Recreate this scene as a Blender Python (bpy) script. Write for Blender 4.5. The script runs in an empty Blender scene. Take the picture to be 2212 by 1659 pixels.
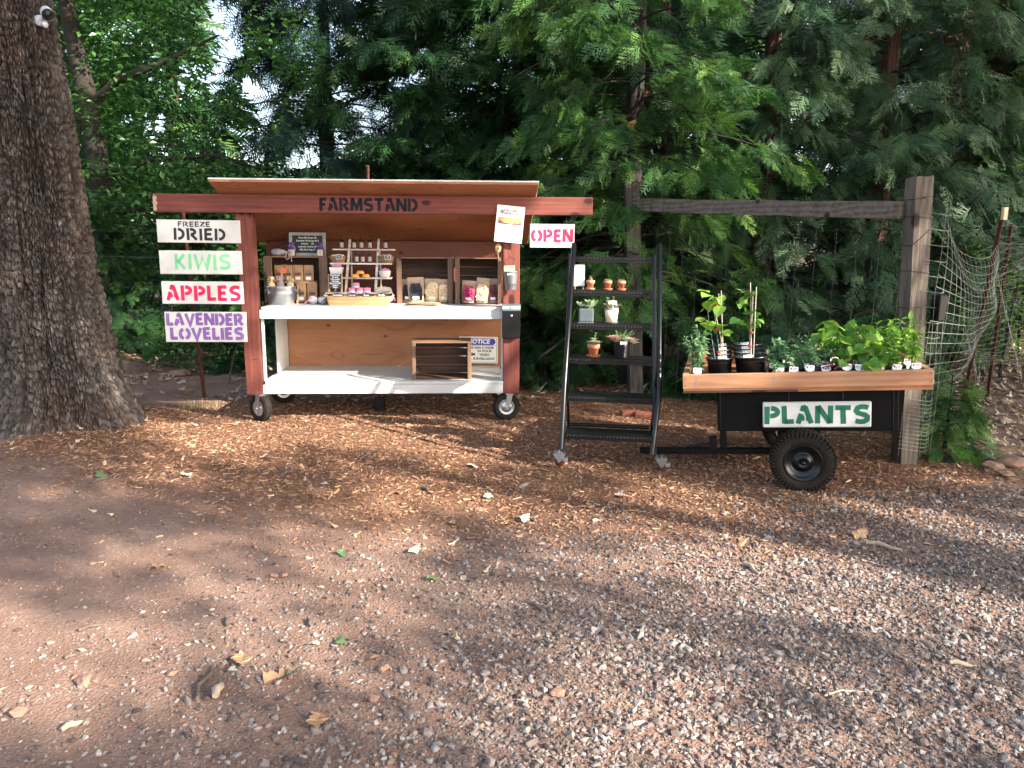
import bpy, math, random
import numpy as np
from mathutils import Vector, Matrix, Euler

random.seed(7)
rng = np.random.default_rng(11)
S = bpy.context.scene
COL = S.collection
R = math.radians

# ------------------------------------------------------------------ camera, world, sun, exposure
cam_d = bpy.data.cameras.new('camera')
cam = bpy.data.objects.new('camera', cam_d)
COL.objects.link(cam)
cam_d.sensor_width = 36.0
cam_d.lens = 1661.0 * 36.0 / 2212.0
cam_d.clip_start = 0.05
cam_d.clip_end = 2000
PITCH, ROLL = R(10.0), 0.0058
fv = Vector((0, math.cos(PITCH), -math.sin(PITCH)))
uv = Vector((0, math.sin(PITCH), math.cos(PITCH)))
rv = Vector((1, 0, 0))
r2 = rv * math.cos(ROLL) + uv * math.sin(ROLL)
u2 = uv * math.cos(ROLL) - rv * math.sin(ROLL)
cam.matrix_world = Matrix(((r2.x, u2.x, -fv.x, 0), (r2.y, u2.y, -fv.y, 0), (r2.z, u2.z, -fv.z, 1.5), (0, 0, 0, 1)))
S.camera = cam

SUN = Vector((1.66, -1.0, 1.0)).normalized()          # direction towards the sun
SUN_EL = math.asin(SUN.z)
SUN_AZ = math.atan2(SUN.x, SUN.y)                     # clockwise from +Y
w = bpy.data.worlds.new('World')
S.world = w
w.use_nodes = True
wn = w.node_tree.nodes
sky = wn.new('ShaderNodeTexSky')
sky.sky_type = 'NISHITA'
sky.sun_disc = False
sky.sun_elevation = SUN_EL
sky.sun_rotation = SUN_AZ
sky.air_density = 1.0
sky.dust_density = 3.0
sky.ozone_density = 0.6
hs_ = wn.new('ShaderNodeHueSaturation'); hs_.inputs['Saturation'].default_value = .80
w.node_tree.links.new(sky.outputs[0], hs_.inputs['Color']); w.node_tree.links.new(hs_.outputs[0], wn['Background'].inputs[0])
wn['Background'].inputs[1].default_value = 0.15
sd = bpy.data.lights.new('sun', 'SUN')
sd.energy = 5.0
sd.angle = R(0.5)
sd.color = (1.0, 0.90, 0.76)
sun = bpy.data.objects.new('sun', sd)
COL.objects.link(sun)
sun.rotation_euler = SUN.to_track_quat('Z', 'Y').to_euler()
S.view_settings.view_transform = 'Standard'
S.view_settings.look = 'None'
S.view_settings.gamma = 1
S.view_settings.use_curve_mapping = False
S.view_settings.exposure = 1.95
S.cycles.max_bounces = 6
S.cycles.diffuse_bounces = 4
S.cycles.transparent_max_bounces = 8
S.cycles.transmission_bounces = 4

# ------------------------------------------------------------------ materials
def nodes(name):
    m = bpy.data.materials.new(name)
    m.use_nodes = True
    nt = m.node_tree
    return m, nt.nodes, nt.links, nt.nodes['Principled BSDF']

def setp(b, rough=None, metal=None, spec=None):
    if rough is not None: b.inputs['Roughness'].default_value = rough
    if metal is not None: b.inputs['Metallic'].default_value = metal
    if spec is not None: b.inputs['Specular IOR Level'].default_value = spec

def coords(n, l, scale=(1, 1, 1), rnd=True):
    tc = n.new('ShaderNodeTexCoord')
    mp = n.new('ShaderNodeMapping')
    mp.inputs['Scale'].default_value = scale
    if rnd:
        oi = n.new('ShaderNodeObjectInfo')
        mul = n.new('ShaderNodeMath'); mul.operation = 'MULTIPLY'; mul.inputs[1].default_value = 37.0
        l.new(oi.outputs['Random'], mul.inputs[0])
        ad = n.new('ShaderNodeVectorMath'); ad.operation = 'ADD'
        l.new(tc.outputs['Object'], ad.inputs[0]); l.new(mul.outputs[0], ad.inputs[1])
        l.new(ad.outputs[0], mp.inputs[0])
    else:
        l.new(tc.outputs['Object'], mp.inputs[0])
    return mp.outputs[0]

def noise(n, l, vec, scale=5, detail=4, rough=.55, dist=0.0):
    t = n.new('ShaderNodeTexNoise')
    t.inputs['Scale'].default_value = scale; t.inputs['Detail'].default_value = detail
    t.inputs['Roughness'].default_value = rough; t.inputs['Distortion'].default_value = dist
    l.new(vec, t.inputs['Vector'])
    return t.outputs['Fac']

def ramp(n, l, fac, stops):
    r = n.new('ShaderNodeValToRGB')
    while len(r.color_ramp.elements) < len(stops): r.color_ramp.elements.new(.5)
    for e, (p, c) in zip(r.color_ramp.elements, stops):
        e.position = p; e.color = (c[0], c[1], c[2], 1)
    l.new(fac, r.inputs[0])
    return r.outputs[0]

def bump(n, l, fac, b, strength=.3, dist=.01):
    bp = n.new('ShaderNodeBump')
    bp.inputs['Strength'].default_value = strength; bp.inputs['Distance'].default_value = dist
    l.new(fac, bp.inputs['Height']); l.new(bp.outputs[0], b.inputs['Normal'])

def mul(c, k): return tuple(min(1, x * k) for x in c)

def plain(name, col, rough=.6, metal=0, spec=.5, var=.12, scale=14, bmp=.08, bd=.002):
    m, n, l, b = nodes(name); setp(b, rough, metal, spec)
    v = coords(n, l)
    f = noise(n, l, v, scale, 5)
    l.new(ramp(n, l, f, [(.3, mul(col, 1 - var)), (.7, mul(col, 1 + var))]), b.inputs['Base Color'])
    f2 = noise(n, l, v, scale * 6, 3)
    bump(n, l, f2, b, bmp, bd)
    return m

def wood(name, dark, light, axis='X', knots=True, rough=.65, grain=1.0, ring=.5, bmp=.15, wear=None):
    m, n, l, b = nodes(name); setp(b, rough, 0, .35)
    along, across = 1.0, 9.0
    sc = {'X': (along, across, across), 'Z': (across, across, along), 'Y': (across, along, across)}[axis]
    v = coords(n, l, sc)
    f = noise(n, l, v, 2.2 * grain, 6, .6, .8)
    sc2 = {'X': (3, 110, 110), 'Z': (110, 110, 3), 'Y': (110, 3, 110)}[axis]
    v2 = coords(n, l, sc2)
    ff = noise(n, l, v2, 1.0, 3, .6)
    wv = n.new('ShaderNodeTexWave'); wv.wave_type = 'BANDS'; wv.bands_direction = {'X': 'Z', 'Z': 'X', 'Y': 'Z'}[axis]
    sc3 = {'X': (.8, 3, 6), 'Z': (6, 3, .8), 'Y': (3, .8, 6)}[axis]
    l.new(coords(n, l, sc3), wv.inputs['Vector'])
    wv.inputs['Scale'].default_value = 1.2; wv.inputs['Distortion'].default_value = 7; wv.inputs['Detail'].default_value = 2
    wv.inputs['Detail Scale'].default_value = .7
    a = n.new('ShaderNodeMath'); a.operation = 'MULTIPLY_ADD'; a.inputs[1].default_value = .25 * ring; l.new(wv.outputs['Fac'], a.inputs[0]); l.new(f, a.inputs[2])
    a2 = n.new('ShaderNodeMath'); a2.operation = 'MULTIPLY_ADD'; a2.inputs[1].default_value = .3; l.new(ff, a2.inputs[0]); l.new(a.outputs[0], a2.inputs[2])
    mid = tuple((x + y) / 2 for x, y in zip(dark, light))
    col = ramp(n, l, a2.outputs[0], [(.42, dark), (.66, mid), (.92, light)])
    if knots:
        vo = n.new('ShaderNodeTexVoronoi'); vo.voronoi_dimensions = '3D'; vo.inputs['Scale'].default_value = 1.0
        sc4 = {'X': (3.2, 5.5, 5.5), 'Z': (5.5, 5.5, 2.6), 'Y': (5.5, 2.6, 5.5)}[axis]
        l.new(coords(n, l, sc4), vo.inputs['Vector'])
        kr = ramp(n, l, vo.outputs['Distance'], [(.05, mul(dark, .35)), (.11, mul(dark, .8)), (.17, (1, 1, 1))])
        mx = n.new('ShaderNodeMix'); mx.data_type = 'RGBA'; mx.blend_type = 'MULTIPLY'; mx.inputs[0].default_value = .8
        l.new(col, mx.inputs[6]); l.new(kr, mx.inputs[7]); col = mx.outputs[2]
    if wear:
        wf = noise(n, l, coords(n, l, (1, 1, 1)), 9, 6, .7)
        wr = ramp(n, l, wf, [(.60, (0, 0, 0)), (.72, (1, 1, 1))])
        mx = n.new('ShaderNodeMix'); mx.data_type = 'RGBA'; l.new(wr, mx.inputs[0]); l.new(col, mx.inputs[6]); mx.inputs[7].default_value = (*wear, 1); col = mx.outputs[2]
    l.new(col, b.inputs['Base Color'])
    bump(n, l, ff, b, bmp, .003)
    return m

def attr_mat(name, stops, rough=.6, trans=0.0, spec=.4, attr='tint', nz=0.15):
    """colour runs along a ramp by each leaf's / stone's own number"""
    m, n, l, b = nodes(name); setp(b, rough, 0, spec)
    at = n.new('ShaderNodeAttribute'); at.attribute_name = attr
    f = noise(n, l, coords(n, l, rnd=False), 60, 3)
    ad = n.new('ShaderNodeMath'); ad.operation = 'MULTIPLY_ADD'; ad.inputs[1].default_value = nz
    l.new(f, ad.inputs[0]); l.new(at.outputs['Fac'], ad.inputs[2])
    sb = n.new('ShaderNodeMath'); sb.operation = 'SUBTRACT'; sb.inputs[1].default_value = nz * .5; l.new(ad.outputs[0], sb.inputs[0])
    c = ramp(n, l, sb.outputs[0], stops)
    l.new(c, b.inputs['Base Color'])
    if trans > 0:
        t = n.new('ShaderNodeBsdfTranslucent'); mx = n.new('ShaderNodeMixShader'); mx.inputs[0].default_value = trans
        hs = n.new('ShaderNodeHueSaturation'); hs.inputs['Value'].default_value = 1.5; hs.inputs['Saturation'].default_value = 1.1
        l.new(c, hs.inputs['Color']); l.new(hs.outputs[0], t.inputs['Color'])
        l.new(b.outputs[0], mx.inputs[1]); l.new(t.outputs[0], mx.inputs[2])
        l.new(mx.outputs[0], n['Material Output'].inputs[0])
    return m

def plywood(name, dark, light, rough=.6):
    """rotary cut veneer: contour rings round a slow noise, small round knots"""
    m, n, l, b = nodes(name); setp(b, rough, 0, .3)
    f = noise(n, l, coords(n, l, (.55, 1, 1.9)), 1.5, 2, .45, .6)
    k = n.new('ShaderNodeMath'); k.operation = 'MULTIPLY'; k.inputs[1].default_value = 13; l.new(f, k.inputs[0])
    pp = n.new('ShaderNodeMath'); pp.operation = 'PINGPONG'; pp.inputs[1].default_value = 1.0; l.new(k.outputs[0], pp.inputs[0])
    rings = ramp(n, l, pp.outputs[0], [(.0, (.80, .76, .72)), (.16, (1, 1, 1)), (1, (1, 1, 1))])
    broad = noise(n, l, coords(n, l, (1, 1, 3)), 1.4, 4, .55)
    fine = noise(n, l, coords(n, l, (4, 90, 90)), 1, 3)
    base = ramp(n, l, broad, [(.3, dark), (.7, light)])
    fr = ramp(n, l, fine, [(.3, (.90, .89, .87)), (.7, (1.06, 1.06, 1.06))])
    c = base
    vo = n.new('ShaderNodeTexVoronoi'); vo.inputs['Scale'].default_value = 1.0; l.new(coords(n, l, (4.2, 4.2, 6.5)), vo.inputs['Vector'])
    kn = ramp(n, l, vo.outputs['Distance'], [(.035, (.25, .18, .15)), (.075, (.62, .52, .45)), (.13, (1, 1, 1))])
    for t in (rings, fr, kn):
        mx = n.new('ShaderNodeMix'); mx.data_type = 'RGBA'; mx.blend_type = 'MULTIPLY'; mx.inputs[0].default_value = 1.0
        l.new(c, mx.inputs[6]); l.new(t, mx.inputs[7]); c = mx.outputs[2]
    l.new(c, b.inputs['Base Color']); bump(n, l, fine, b, .1, .002)
    return m

M = {}
M['red'] = wood('stained_redwood', (.085, .022, .017), (.20, .056, .042), 'X', True, .7, 1, .6, wear=None)
M['redz'] = wood('stained_redwood_upright', (.085, .022, .017), (.20, .056, .042), 'Z', True, .7, 1, .6)
M['ply'] = plywood('knotty_plywood', (.29, .125, .062), (.40, .185, .095))
M['ply_roof'] = plywood('roof_plywood', (.30, .11, .052), (.42, .175, .085))
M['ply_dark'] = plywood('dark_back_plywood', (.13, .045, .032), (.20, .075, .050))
M['white'] = plain('white_paint', (.56, .56, .55), .55, var=.08, scale=5, bmp=.1)
M['sign'] = plain('sign_white_paint', (.62, .62, .60), .55, var=.08, scale=5, bmp=.1)
M['rooft'] = plain('roof_panel_paint', (.72, .74, .72), .5, var=.05)
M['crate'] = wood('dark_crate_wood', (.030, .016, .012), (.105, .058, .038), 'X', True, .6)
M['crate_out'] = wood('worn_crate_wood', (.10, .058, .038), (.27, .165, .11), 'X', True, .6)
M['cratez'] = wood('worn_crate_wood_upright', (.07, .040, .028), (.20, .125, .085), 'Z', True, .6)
M['pine'] = wood('pale_pine', (.36, .20, .09), (.54, .34, .17), 'X', True, .5, 1, .5)
M['fir'] = wood('planter_board', (.27, .125, .065), (.45, .235, .13), 'X', True, .6, 1, .8)
M['grey_post'] = wood('weathered_post', (.050, .040, .034), (.155, .130, .110), 'Z', True, .9, 1.2, .6, .9)
M['dark_post'] = wood('dark_weathered_post', (.028, .025, .023), (.10, .09, .082), 'Z', True, .9, 1.2, .6, .9)
M['grey_rail'] = wood('weathered_rail', (.045, .036, .030), (.17, .14, .115), 'X', True, .9, 1.2, .8, .9)
M['whitewash'] = wood('whitewashed_slat', (.30, .25, .22), (.66, .61, .57), 'X', False, .7)
M['black'] = plain('black_paint', (.0028, .0033, .0048), .32, 0, .42, .2, 30, .12)
M['blackflat'] = plain('black_sheet_metal', (.0018, .0018, .0022), .6, 0, .15, .25, 6, .08)
M['letter_black'] = plain('black_sign_paint', (.015, .015, .018), .6, var=.2)
M['navy'] = plain('dark_navy_sign_paint', (.004, .007, .014), .9, var=.2)
M['green_l'] = plain('light_green_sign_paint', (.20, .60, .30), .6, var=.06)
M['crimson'] = plain('crimson_sign_paint', (.66, .012, .085), .55, var=.08)
M['purple'] = plain('purple_sign_paint', (.26, .11, .45), .6, var=.08)
M['purple_dk'] = plain('dark_purple_outline', (.045, .02, .08), .6)
M['dgreen'] = plain('dark_green_sign_paint', (.005, .13, .075), .55, var=.1)
M['rubber'] = plain('tyre_rubber', (.020, .017, .014), .9, 0, .15, .25, 20, .3)
M['rubber_grey'] = plain('grey_dusty_rubber', (.07, .068, .064), .85, 0, .3, .25, 20, .3)
M['steel'] = plain('galvanised_steel', (.55, .57, .60), .32, .9, .5, .12, 9, .06)
M['steel_d'] = plain('dull_steel', (.20, .205, .215), .5, .7, .5, .15, 12, .1)
M['rust'] = plain('rusty_steel', (.10, .035, .022), .8, .2, .4, .3, 30, .3)
M['wire'] = plain('pale_fence_wire', (.22, .235, .22), .5, .4, .5, .1)
M['wire_d'] = plain('dark_fence_wire', (.06, .05, .045), .7, .4, .5, .2)
M['terra'] = plain('terracotta', (.50, .17, .095), .75, var=.12, scale=20)
M['terra_l'] = plain('pale_terracotta', (.60, .25, .15), .75, var=.12, scale=20)
M['cream'] = plain('cream_glaze', (.74, .58, .38), .4, var=.03)
M['slate'] = plain('blue_grey_glaze', (.075, .105, .115), .3, var=.1)
M['potgrey'] = plain('grey_glaze', (.15, .17, .18), .45, var=.1)
M['blkplastic'] = plain('black_nursery_plastic', (.005, .005, .006), .3, 0, .5, .2, 20, .1)
M['soil'] = plain('potting_soil', (.035, .022, .016), .95, 0, .2, .5, 60, .8, .01)
M['tag'] = plain('white_plant_tag', (.82, .82, .84), .4, var=.02)
M['ink'] = plain('grey_print', (.25, .23, .27), .6)
M['inkr'] = plain('maroon_print', (.35, .08, .12), .6)
M['chalk'] = plain('chalk_writing', (.72, .74, .76), .9, var=.1)
M['board'] = plain('chalkboard_black', (.022, .027, .040), .6, var=.3, scale=10)
M['gframe'] = plain('speckled_grey_frame', (.36, .40, .37), .7, var=.45, scale=60)
M['kraft'] = plain('kraft_paper', (.40, .225, .11), .6, var=.07, scale=12, bmp=.25)
M['kraft_p'] = plain('pale_kraft_paper', (.46, .32, .22), .45, var=.08, scale=12, bmp=.3)
M['brass'] = plain('brown_label', (.10, .06, .045), .5)
M['maroon'] = plain('maroon_label', (.16, .03, .035), .5)
M['olive'] = plain('olive_label', (.09, .095, .06), .5)
M['cork'] = plain('cork_paper_label', (.40, .32, .25), .6, var=.05)
M['amber'] = plain('dark_amber_glass', (.016, .008, .006), .12, 0, .6, .2)
M['lilac'] = plain('lilac_soap', (.48, .20, .36), .5, var=.12)
M['pink'] = plain('hot_pink_soap', (.86, .26, .46), .5, var=.15, scale=30)
M['mint'] = plain('mint_soap', (.50, .78, .70), .5)
M['orange'] = plain('orange_soap', (.80, .32, .06), .5, var=.1)
M['yellow'] = plain('yellow_soap', (.85, .72, .24), .6, var=.1)
M['peach'] = plain('peach_soap', (.80, .55, .40), .6, var=.1)
M['purple_cloth'] = plain('purple_organza', (.10, .035, .22), .6, var=.35, scale=30, bmp=.3)
M['linen'] = plain('unbleached_linen', (.58, .52, .45), .9, var=.1, scale=50, bmp=.4)
M['gauze'] = plain('grey_gauze', (.33, .32, .36), .6, var=.35, scale=25, bmp=.4)
M['straw'] = wood('woven_straw', (.13, .07, .04), (.32, .20, .11), 'X', False, .8)
M['berry'] = plain('blueberry_fill', (.018, .024, .045), .5, var=.6, scale=60, bmp=.8, bd=.01)
M['citrus'] = plain('dried_citrus', (.66, .52, .26), .6, var=.3, scale=50, bmp=.5)
M['apple'] = plain('dried_apple', (.72, .56, .38), .6, var=.25, scale=40, bmp=.5)
M['raspb'] = plain('dried_raspberry', (.55, .05, .16), .5, var=.5, scale=45, bmp=.9, bd=.01)
M['fig'] = plain('dried_fig', (.20, .06, .10), .5, var=.5, scale=40, bmp=.9, bd=.01)
M['camwhite'] = plain('white_plastic', (.66, .68, .72), .35, var=.03)
M['camlens'] = plain('black_glass', (.01, .015, .018), .08, var=.1)
M['paper'] = plain('white_paper', (.80, .81, .86), .3, var=.02)
M['notice_w'] = plain('white_notice_enamel', (.82, .82, .80), .3, var=.02)
M['notice_b'] = plain('blue_notice_enamel', (.03, .045, .38), .35)
M['sunset1'] = plain('sunset_orange_print', (.85, .30, .14), .5, var=.1)
M['sunset2'] = plain('sunset_yellow_print', (.95, .55, .15), .5, var=.1)
M['sunset3'] = plain('sunset_dark_print', (.16, .08, .11), .5, var=.2)
M['flower'] = plain('coral_petal', (.85, .16, .09), .6, var=.1)
M['flowerp'] = plain('pink_petal', (.85, .30, .42), .6, var=.3, scale=40)
M['floweryl'] = plain('yellow_petal', (.62, .50, .20), .6, var=.3, scale=40)
M['redtape'] = plain('red_tape', (.65, .02, .03), .5)
M['stake'] = plain('green_plastic_stake', (.10, .18, .16), .5)
M['stakew'] = plain('grey_cane', (.42, .38, .32), .7)
M['brick'] = plain('red_brick', (.30, .10, .06), .9, var=.25, scale=25, bmp=.5)
M['rock'] = plain('brown_rock', (.26, .15, .11), .85, var=.25, scale=12, bmp=.6, bd=.01)
M['twig'] = plain('dry_twig', (.11, .08, .065), .9, var=.35, scale=30, bmp=.5)
M['twig_l'] = plain('pale_dry_stick', (.34, .27, .20), .9, var=.3, scale=30, bmp=.5)
M['bark_dark'] = plain('dark_branch_bark', (.022, .017, .014), .9, var=.4, scale=25, bmp=.7, bd=.01)
M['bark_red'] = wood('fibrous_red_bark', (.030, .017, .013), (.14, .085, .066), 'Z', False, .95, 1.4, 1.0, 1.0)
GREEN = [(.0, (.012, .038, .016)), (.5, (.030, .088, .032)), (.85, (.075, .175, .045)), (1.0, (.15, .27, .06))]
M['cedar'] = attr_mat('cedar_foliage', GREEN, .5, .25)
M['cedar_grey'] = attr_mat('grey_green_foliage', [(0, (.016, .044, .024)), (.5, (.042, .095, .050)), (1, (.13, .22, .11))], .5, .22)
M['fir_blue'] = attr_mat('blue_green_foliage', [(0, (.009, .028, .028)), (.5, (.022, .058, .052)), (1, (.06, .12, .08))], .55, .2)
M['dead'] = attr_mat('dead_brown_foliage', [(0, (.10, .045, .02)), (1, (.26, .13, .06))], .8, .2)
M['leafy'] = attr_mat('broad_leaves', [(0, (.014, .045, .014)), (.5, (.035, .105, .025)), (.9, (.085, .20, .045)), (1, (.16, .28, .06))], .35, .3, .5)
M['leafy_l'] = attr_mat('bright_broad_leaves', [(0, (.05, .12, .02)), (.5, (.10, .22, .04)), (1, (.22, .36, .08))], .4, .4, .4)
M['seedling'] = attr_mat('seedling_leaves', [(0, (.05, .14, .03)), (.5, (.13, .28, .05)), (1, (.30, .46, .09))], .4, .4, .4)
M['sage'] = attr_mat('blue_green_seedling_leaves', [(0, (.05, .13, .06)), (.5, (.12, .25, .12)), (1, (.22, .36, .18))], .45, .3, .4)
M['purpleleaf'] = attr_mat('dark_red_leaves', [(0, (.05, .008, .018)), (.5, (.14, .025, .05)), (1, (.40, .20, .26))], .35, .2, .5)
M['succ'] = attr_mat('pale_succulent', [(0, (.10, .18, .10)), (.5, (.25, .36, .20)), (.8, (.40, .36, .28)), (1, (.45, .22, .20))], .45, .1, .4)
M['litter'] = attr_mat('leaf_litter', [(0, (.10, .055, .035)), (.35, (.22, .14, .095)), (.7, (.40, .30, .22)), (1, (.55, .46, .37))], .7, .1, .3)
M['chips'] = attr_mat('bark_chips', [(0, (.070, .034, .022)), (.4, (.205, .105, .062)), (.75, (.36, .205, .120)), (1, (.52, .35, .23))], .75, 0, .3)
M['stone'] = attr_mat('gravel_stone', [(0, (.055, .045, .045)), (.25, (.125, .098, .090)), (.5, (.19, .150, .136)), (.75, (.225, .195, .185)), (.93, (.27, .25, .24)), (1, (.33, .30, .28))], .85, 0, .25, nz=.3)
M['pebble'] = attr_mat('soil_pebble', [(0, (.09, .06, .05)), (.5, (.19, .125, .10)), (.85, (.27, .20, .17)), (1, (.42, .35, .31))], .9, 0, .2, nz=.3)
M['leaf_tan'] = plain('tan_oak_leaf', (.30, .18, .10), .6, var=.2, scale=40)
M['leaf_pale'] = plain('pale_green_leaf', (.50, .56, .40), .55, var=.15, scale=40)
M['leaf_green'] = plain('green_leaf', (.09, .15, .06), .5, var=.2, scale=40)
M['leaf_grey'] = plain('grey_oak_leaf', (.46, .38, .33), .6, var=.2, scale=40)
M['grassd'] = attr_mat('dry_grass', [(0, (.20, .15, .07)), (1, (.50, .42, .25))], .7, .2)

# ------------------------------------------------------------------ mesh helpers
def link(name, me, mat=None, parent=None):
    o = bpy.data.objects.new(name, me)
    COL.objects.link(o)
    if mat is not None and me is not None and not me.materials: me.materials.append(M[mat] if isinstance(mat, str) else mat)
    if parent is not None: o.parent = parent
    return o

def tag(o, label=None, cat=None, group=None, kind=None):
    if label: o['label'] = label
    if cat: o['category'] = cat
    if group: o['group'] = group
    if kind: o['kind'] = kind
    return o

def empty(name, loc, rot=(0, 0, 0), label=None, cat=None, group=None, parent=None):
    o = bpy.data.objects.new(name, None)
    COL.objects.link(o); o.location = loc; o.rotation_euler = rot; o.empty_display_size = .05
    if parent is not None: o.parent = parent
    return tag(o, label, cat, group)

def copy_tree(o, parent=None):
    c = o.copy(); COL.objects.link(c)
    if parent is not None: c.parent = parent
    for ch in list(o.children): copy_tree(ch, c)
    return c

def perp(d):
    d = Vector(d).normalized()
    a = Vector((0, 0, 1)) if abs(d.z) < .9 else Vector((1, 0, 0))
    u = d.cross(a).normalized(); return u, d.cross(u).normalized()

class MB:
    def __init__(s): s.v = []; s.f = []; s.sm = []
    def add(s, vs, fs, smooth=False, M4=None):
        o = len(s.v)
        for p in vs:
            p = Vector(p)
            s.v.append(tuple(M4 @ p) if M4 is not None else tuple(p))
        for f in fs: s.f.append([i + o for i in f]); s.sm.append(smooth)
        return s
    def box(s, x0, x1, y0, y1, z0, z1, M4=None):
        s.add([(x0, y0, z0), (x1, y0, z0), (x1, y1, z0), (x0, y1, z0), (x0, y0, z1), (x1, y0, z1), (x1, y1, z1), (x0, y1, z1)],
              [(3, 2, 1, 0), (4, 5, 6, 7), (0, 1, 5, 4), (1, 2, 6, 5), (2, 3, 7, 6), (3, 0, 4, 7)], False, M4); return s
    def prism(s, poly, y0, y1, M4=None):           # poly in x,z
        n = len(poly)
        s.add([(x, y0, z) for x, z in poly] + [(x, y1, z) for x, z in poly],
              [list(range(n)), list(range(2 * n - 1, n - 1, -1))] + [(i, i + n, (i + 1) % n + n, (i + 1) % n) for i in range(n)], False, M4); return s
    def tube(s, pts, r, seg=8, cap=True, smooth=True, M4=None):
        pts = [Vector(p) for p in pts]; n = len(pts)
        rs = r if isinstance(r, (list, tuple)) else [r] * n
        vs = []; d0 = (pts[1] - pts[0]); u, v = perp(d0)
        for i, p in enumerate(pts):
            d = (pts[min(i + 1, n - 1)] - pts[max(i - 1, 0)]).normalized()
            u = (u - d * u.dot(d)).normalized(); v = d.cross(u)
            for k in range(seg):
                a = 2 * math.pi * k / seg
                vs.append(p + (u * math.cos(a) + v * math.sin(a)) * rs[i])
        fs = [(i * seg + k, i * seg + (k + 1) % seg, (i + 1) * seg + (k + 1) % seg, (i + 1) * seg + k) for i in range(n - 1) for k in range(seg)]
        s.add(vs, fs, smooth, M4)
        if cap:
            s.add(vs[:seg], [list(range(seg - 1, -1, -1))], False, M4); s.add(vs[-seg:], [list(range(seg))], False, M4)
        return s
    def cyl(s, p0, p1, r0, r1=None, seg=16, smooth=True): return s.tube([p0, p1], [r0, r0 if r1 is None else r1], seg, True, smooth)
    def lathe(s, prof, c=(0, 0, 0), seg=24, axis='Z', sx=1, sy=1, M4=None):   # prof: (r, h)
        vs = []; n = len(prof)
        for r, h in prof:
            for k in range(seg):
                a = 2 * math.pi * k / seg; x, y = r * math.cos(a) * sx, r * math.sin(a) * sy
                p = (x, y, h) if axis == 'Z' else ((x, h, y) if axis == 'Y' else (h, x, y))
                vs.append((p[0] + c[0], p[1] + c[1], p[2] + c[2]))
        fs = [(i * seg + k, i * seg + (k + 1) % seg, (i + 1) * seg + (k + 1) % seg, (i + 1) * seg + k) for i in range(n - 1) for k in range(seg)]
        if axis == 'Y': fs = [f[::-1] for f in fs]
        s.add(vs, fs, True, M4); return s
    def ball(s, c, r, seg=10, rings=6, sc=(1, 1, 1), M4=None):
        vs = [(c[0], c[1], c[2] - r * sc[2])]
        for i in range(1, rings):
            t = math.pi * i / rings
            for k in range(seg):
                a = 2 * math.pi * k / seg
                vs.append((c[0] + r * math.sin(t) * math.cos(a) * sc[0], c[1] + r * math.sin(t) * math.sin(a) * sc[1], c[2] - r * math.cos(t) * sc[2]))
        vs.append((c[0], c[1], c[2] + r * sc[2]))
        fs = [(0, 1 + (k + 1) % seg, 1 + k) for k in range(seg)]
        for i in range(rings - 2):
            b = 1 + i * seg
            fs += [(b + k, b + (k + 1) % seg, b + seg + (k + 1) % seg, b + seg + k) for k in range(seg)]
        b = 1 + (rings - 2) * seg; t = len(vs) - 1
        fs += [(b + k, b + (k + 1) % seg, t) for k in range(seg)]
        s.add(vs, fs, True, M4); return s
    def ribbon(s, pts, t, y=0.0, M4=None):         # flat stroke in the x,z plane
        n = len(pts); L = []; Q = []
        for i, (x, z) in enumerate(pts):
            a = Vector(pts[max(i - 1, 0)]); b = Vector(pts[min(i + 1, n - 1)]); d = (b - a).normalized()
            k = 1.0
            if 0 < i < n - 1:
                d1 = (Vector(pts[i]) - a).normalized(); k = 1 / max(.45, abs(d1.dot(d)))
            nx, nz = -d.y * t / 2 * k, d.x * t / 2 * k
            L.append((x + nx, y, z + nz)); Q.append((x - nx, y, z - nz))
        s.add(L + Q, [(n + i, n + i + 1, i + 1, i) for i in range(n - 1)], False, M4); return s
    def build(s, name, mat, parent=None, bevel=0, seg=1, M4=None, deform=None):
        me = bpy.data.meshes.new(name)
        vs = [tuple(M4 @ Vector(p)) for p in s.v] if M4 is not None else s.v
        me.from_pydata(vs, [], s.f); me.polygons.foreach_set('use_smooth', s.sm); me.update()
        o = link(name, me, mat, parent)
        if bevel:
            b = o.modifiers.new('bevel', 'BEVEL'); b.width = bevel; b.segments = seg; b.limit_method = 'ANGLE'; b.angle_limit = R(40)
        return o

def box(name, mat, x0, x1, y0, y1, z0, z1, parent=None, bevel=.003, M4=None):
    return MB().box(x0, x1, y0, y1, z0, z1, M4).build(name, mat, parent, bevel)

def np_mesh(name, V, F, mat, parent=None, tint=None, smooth=False):
    """V (n,3) array, F (m,k) array with k = 3 or 4, tint per vertex"""
    me = bpy.data.meshes.new(name)
    n, m, k = len(V), len(F), F.shape[1]
    me.vertices.add(n); me.vertices.foreach_set('co', np.ascontiguousarray(V, dtype=np.float32).ravel())
    me.loops.add(m * k); me.loops.foreach_set('vertex_index', np.ascontiguousarray(F, dtype=np.int32).ravel())
    me.polygons.add(m); me.polygons.foreach_set('loop_start', np.arange(0, m * k, k, dtype=np.int32))
    me.polygons.foreach_set('loop_total', np.full(m, k, dtype=np.int32))
    me.polygons.foreach_set('use_smooth', np.full(m, smooth))
    if tint is not None:
        a = me.attributes.new('tint', 'FLOAT', 'POINT'); a.data.foreach_set('value', np.ascontiguousarray(tint, dtype=np.float32))
    me.update(calc_edges=True)
    return link(name, me, mat, parent)

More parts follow.
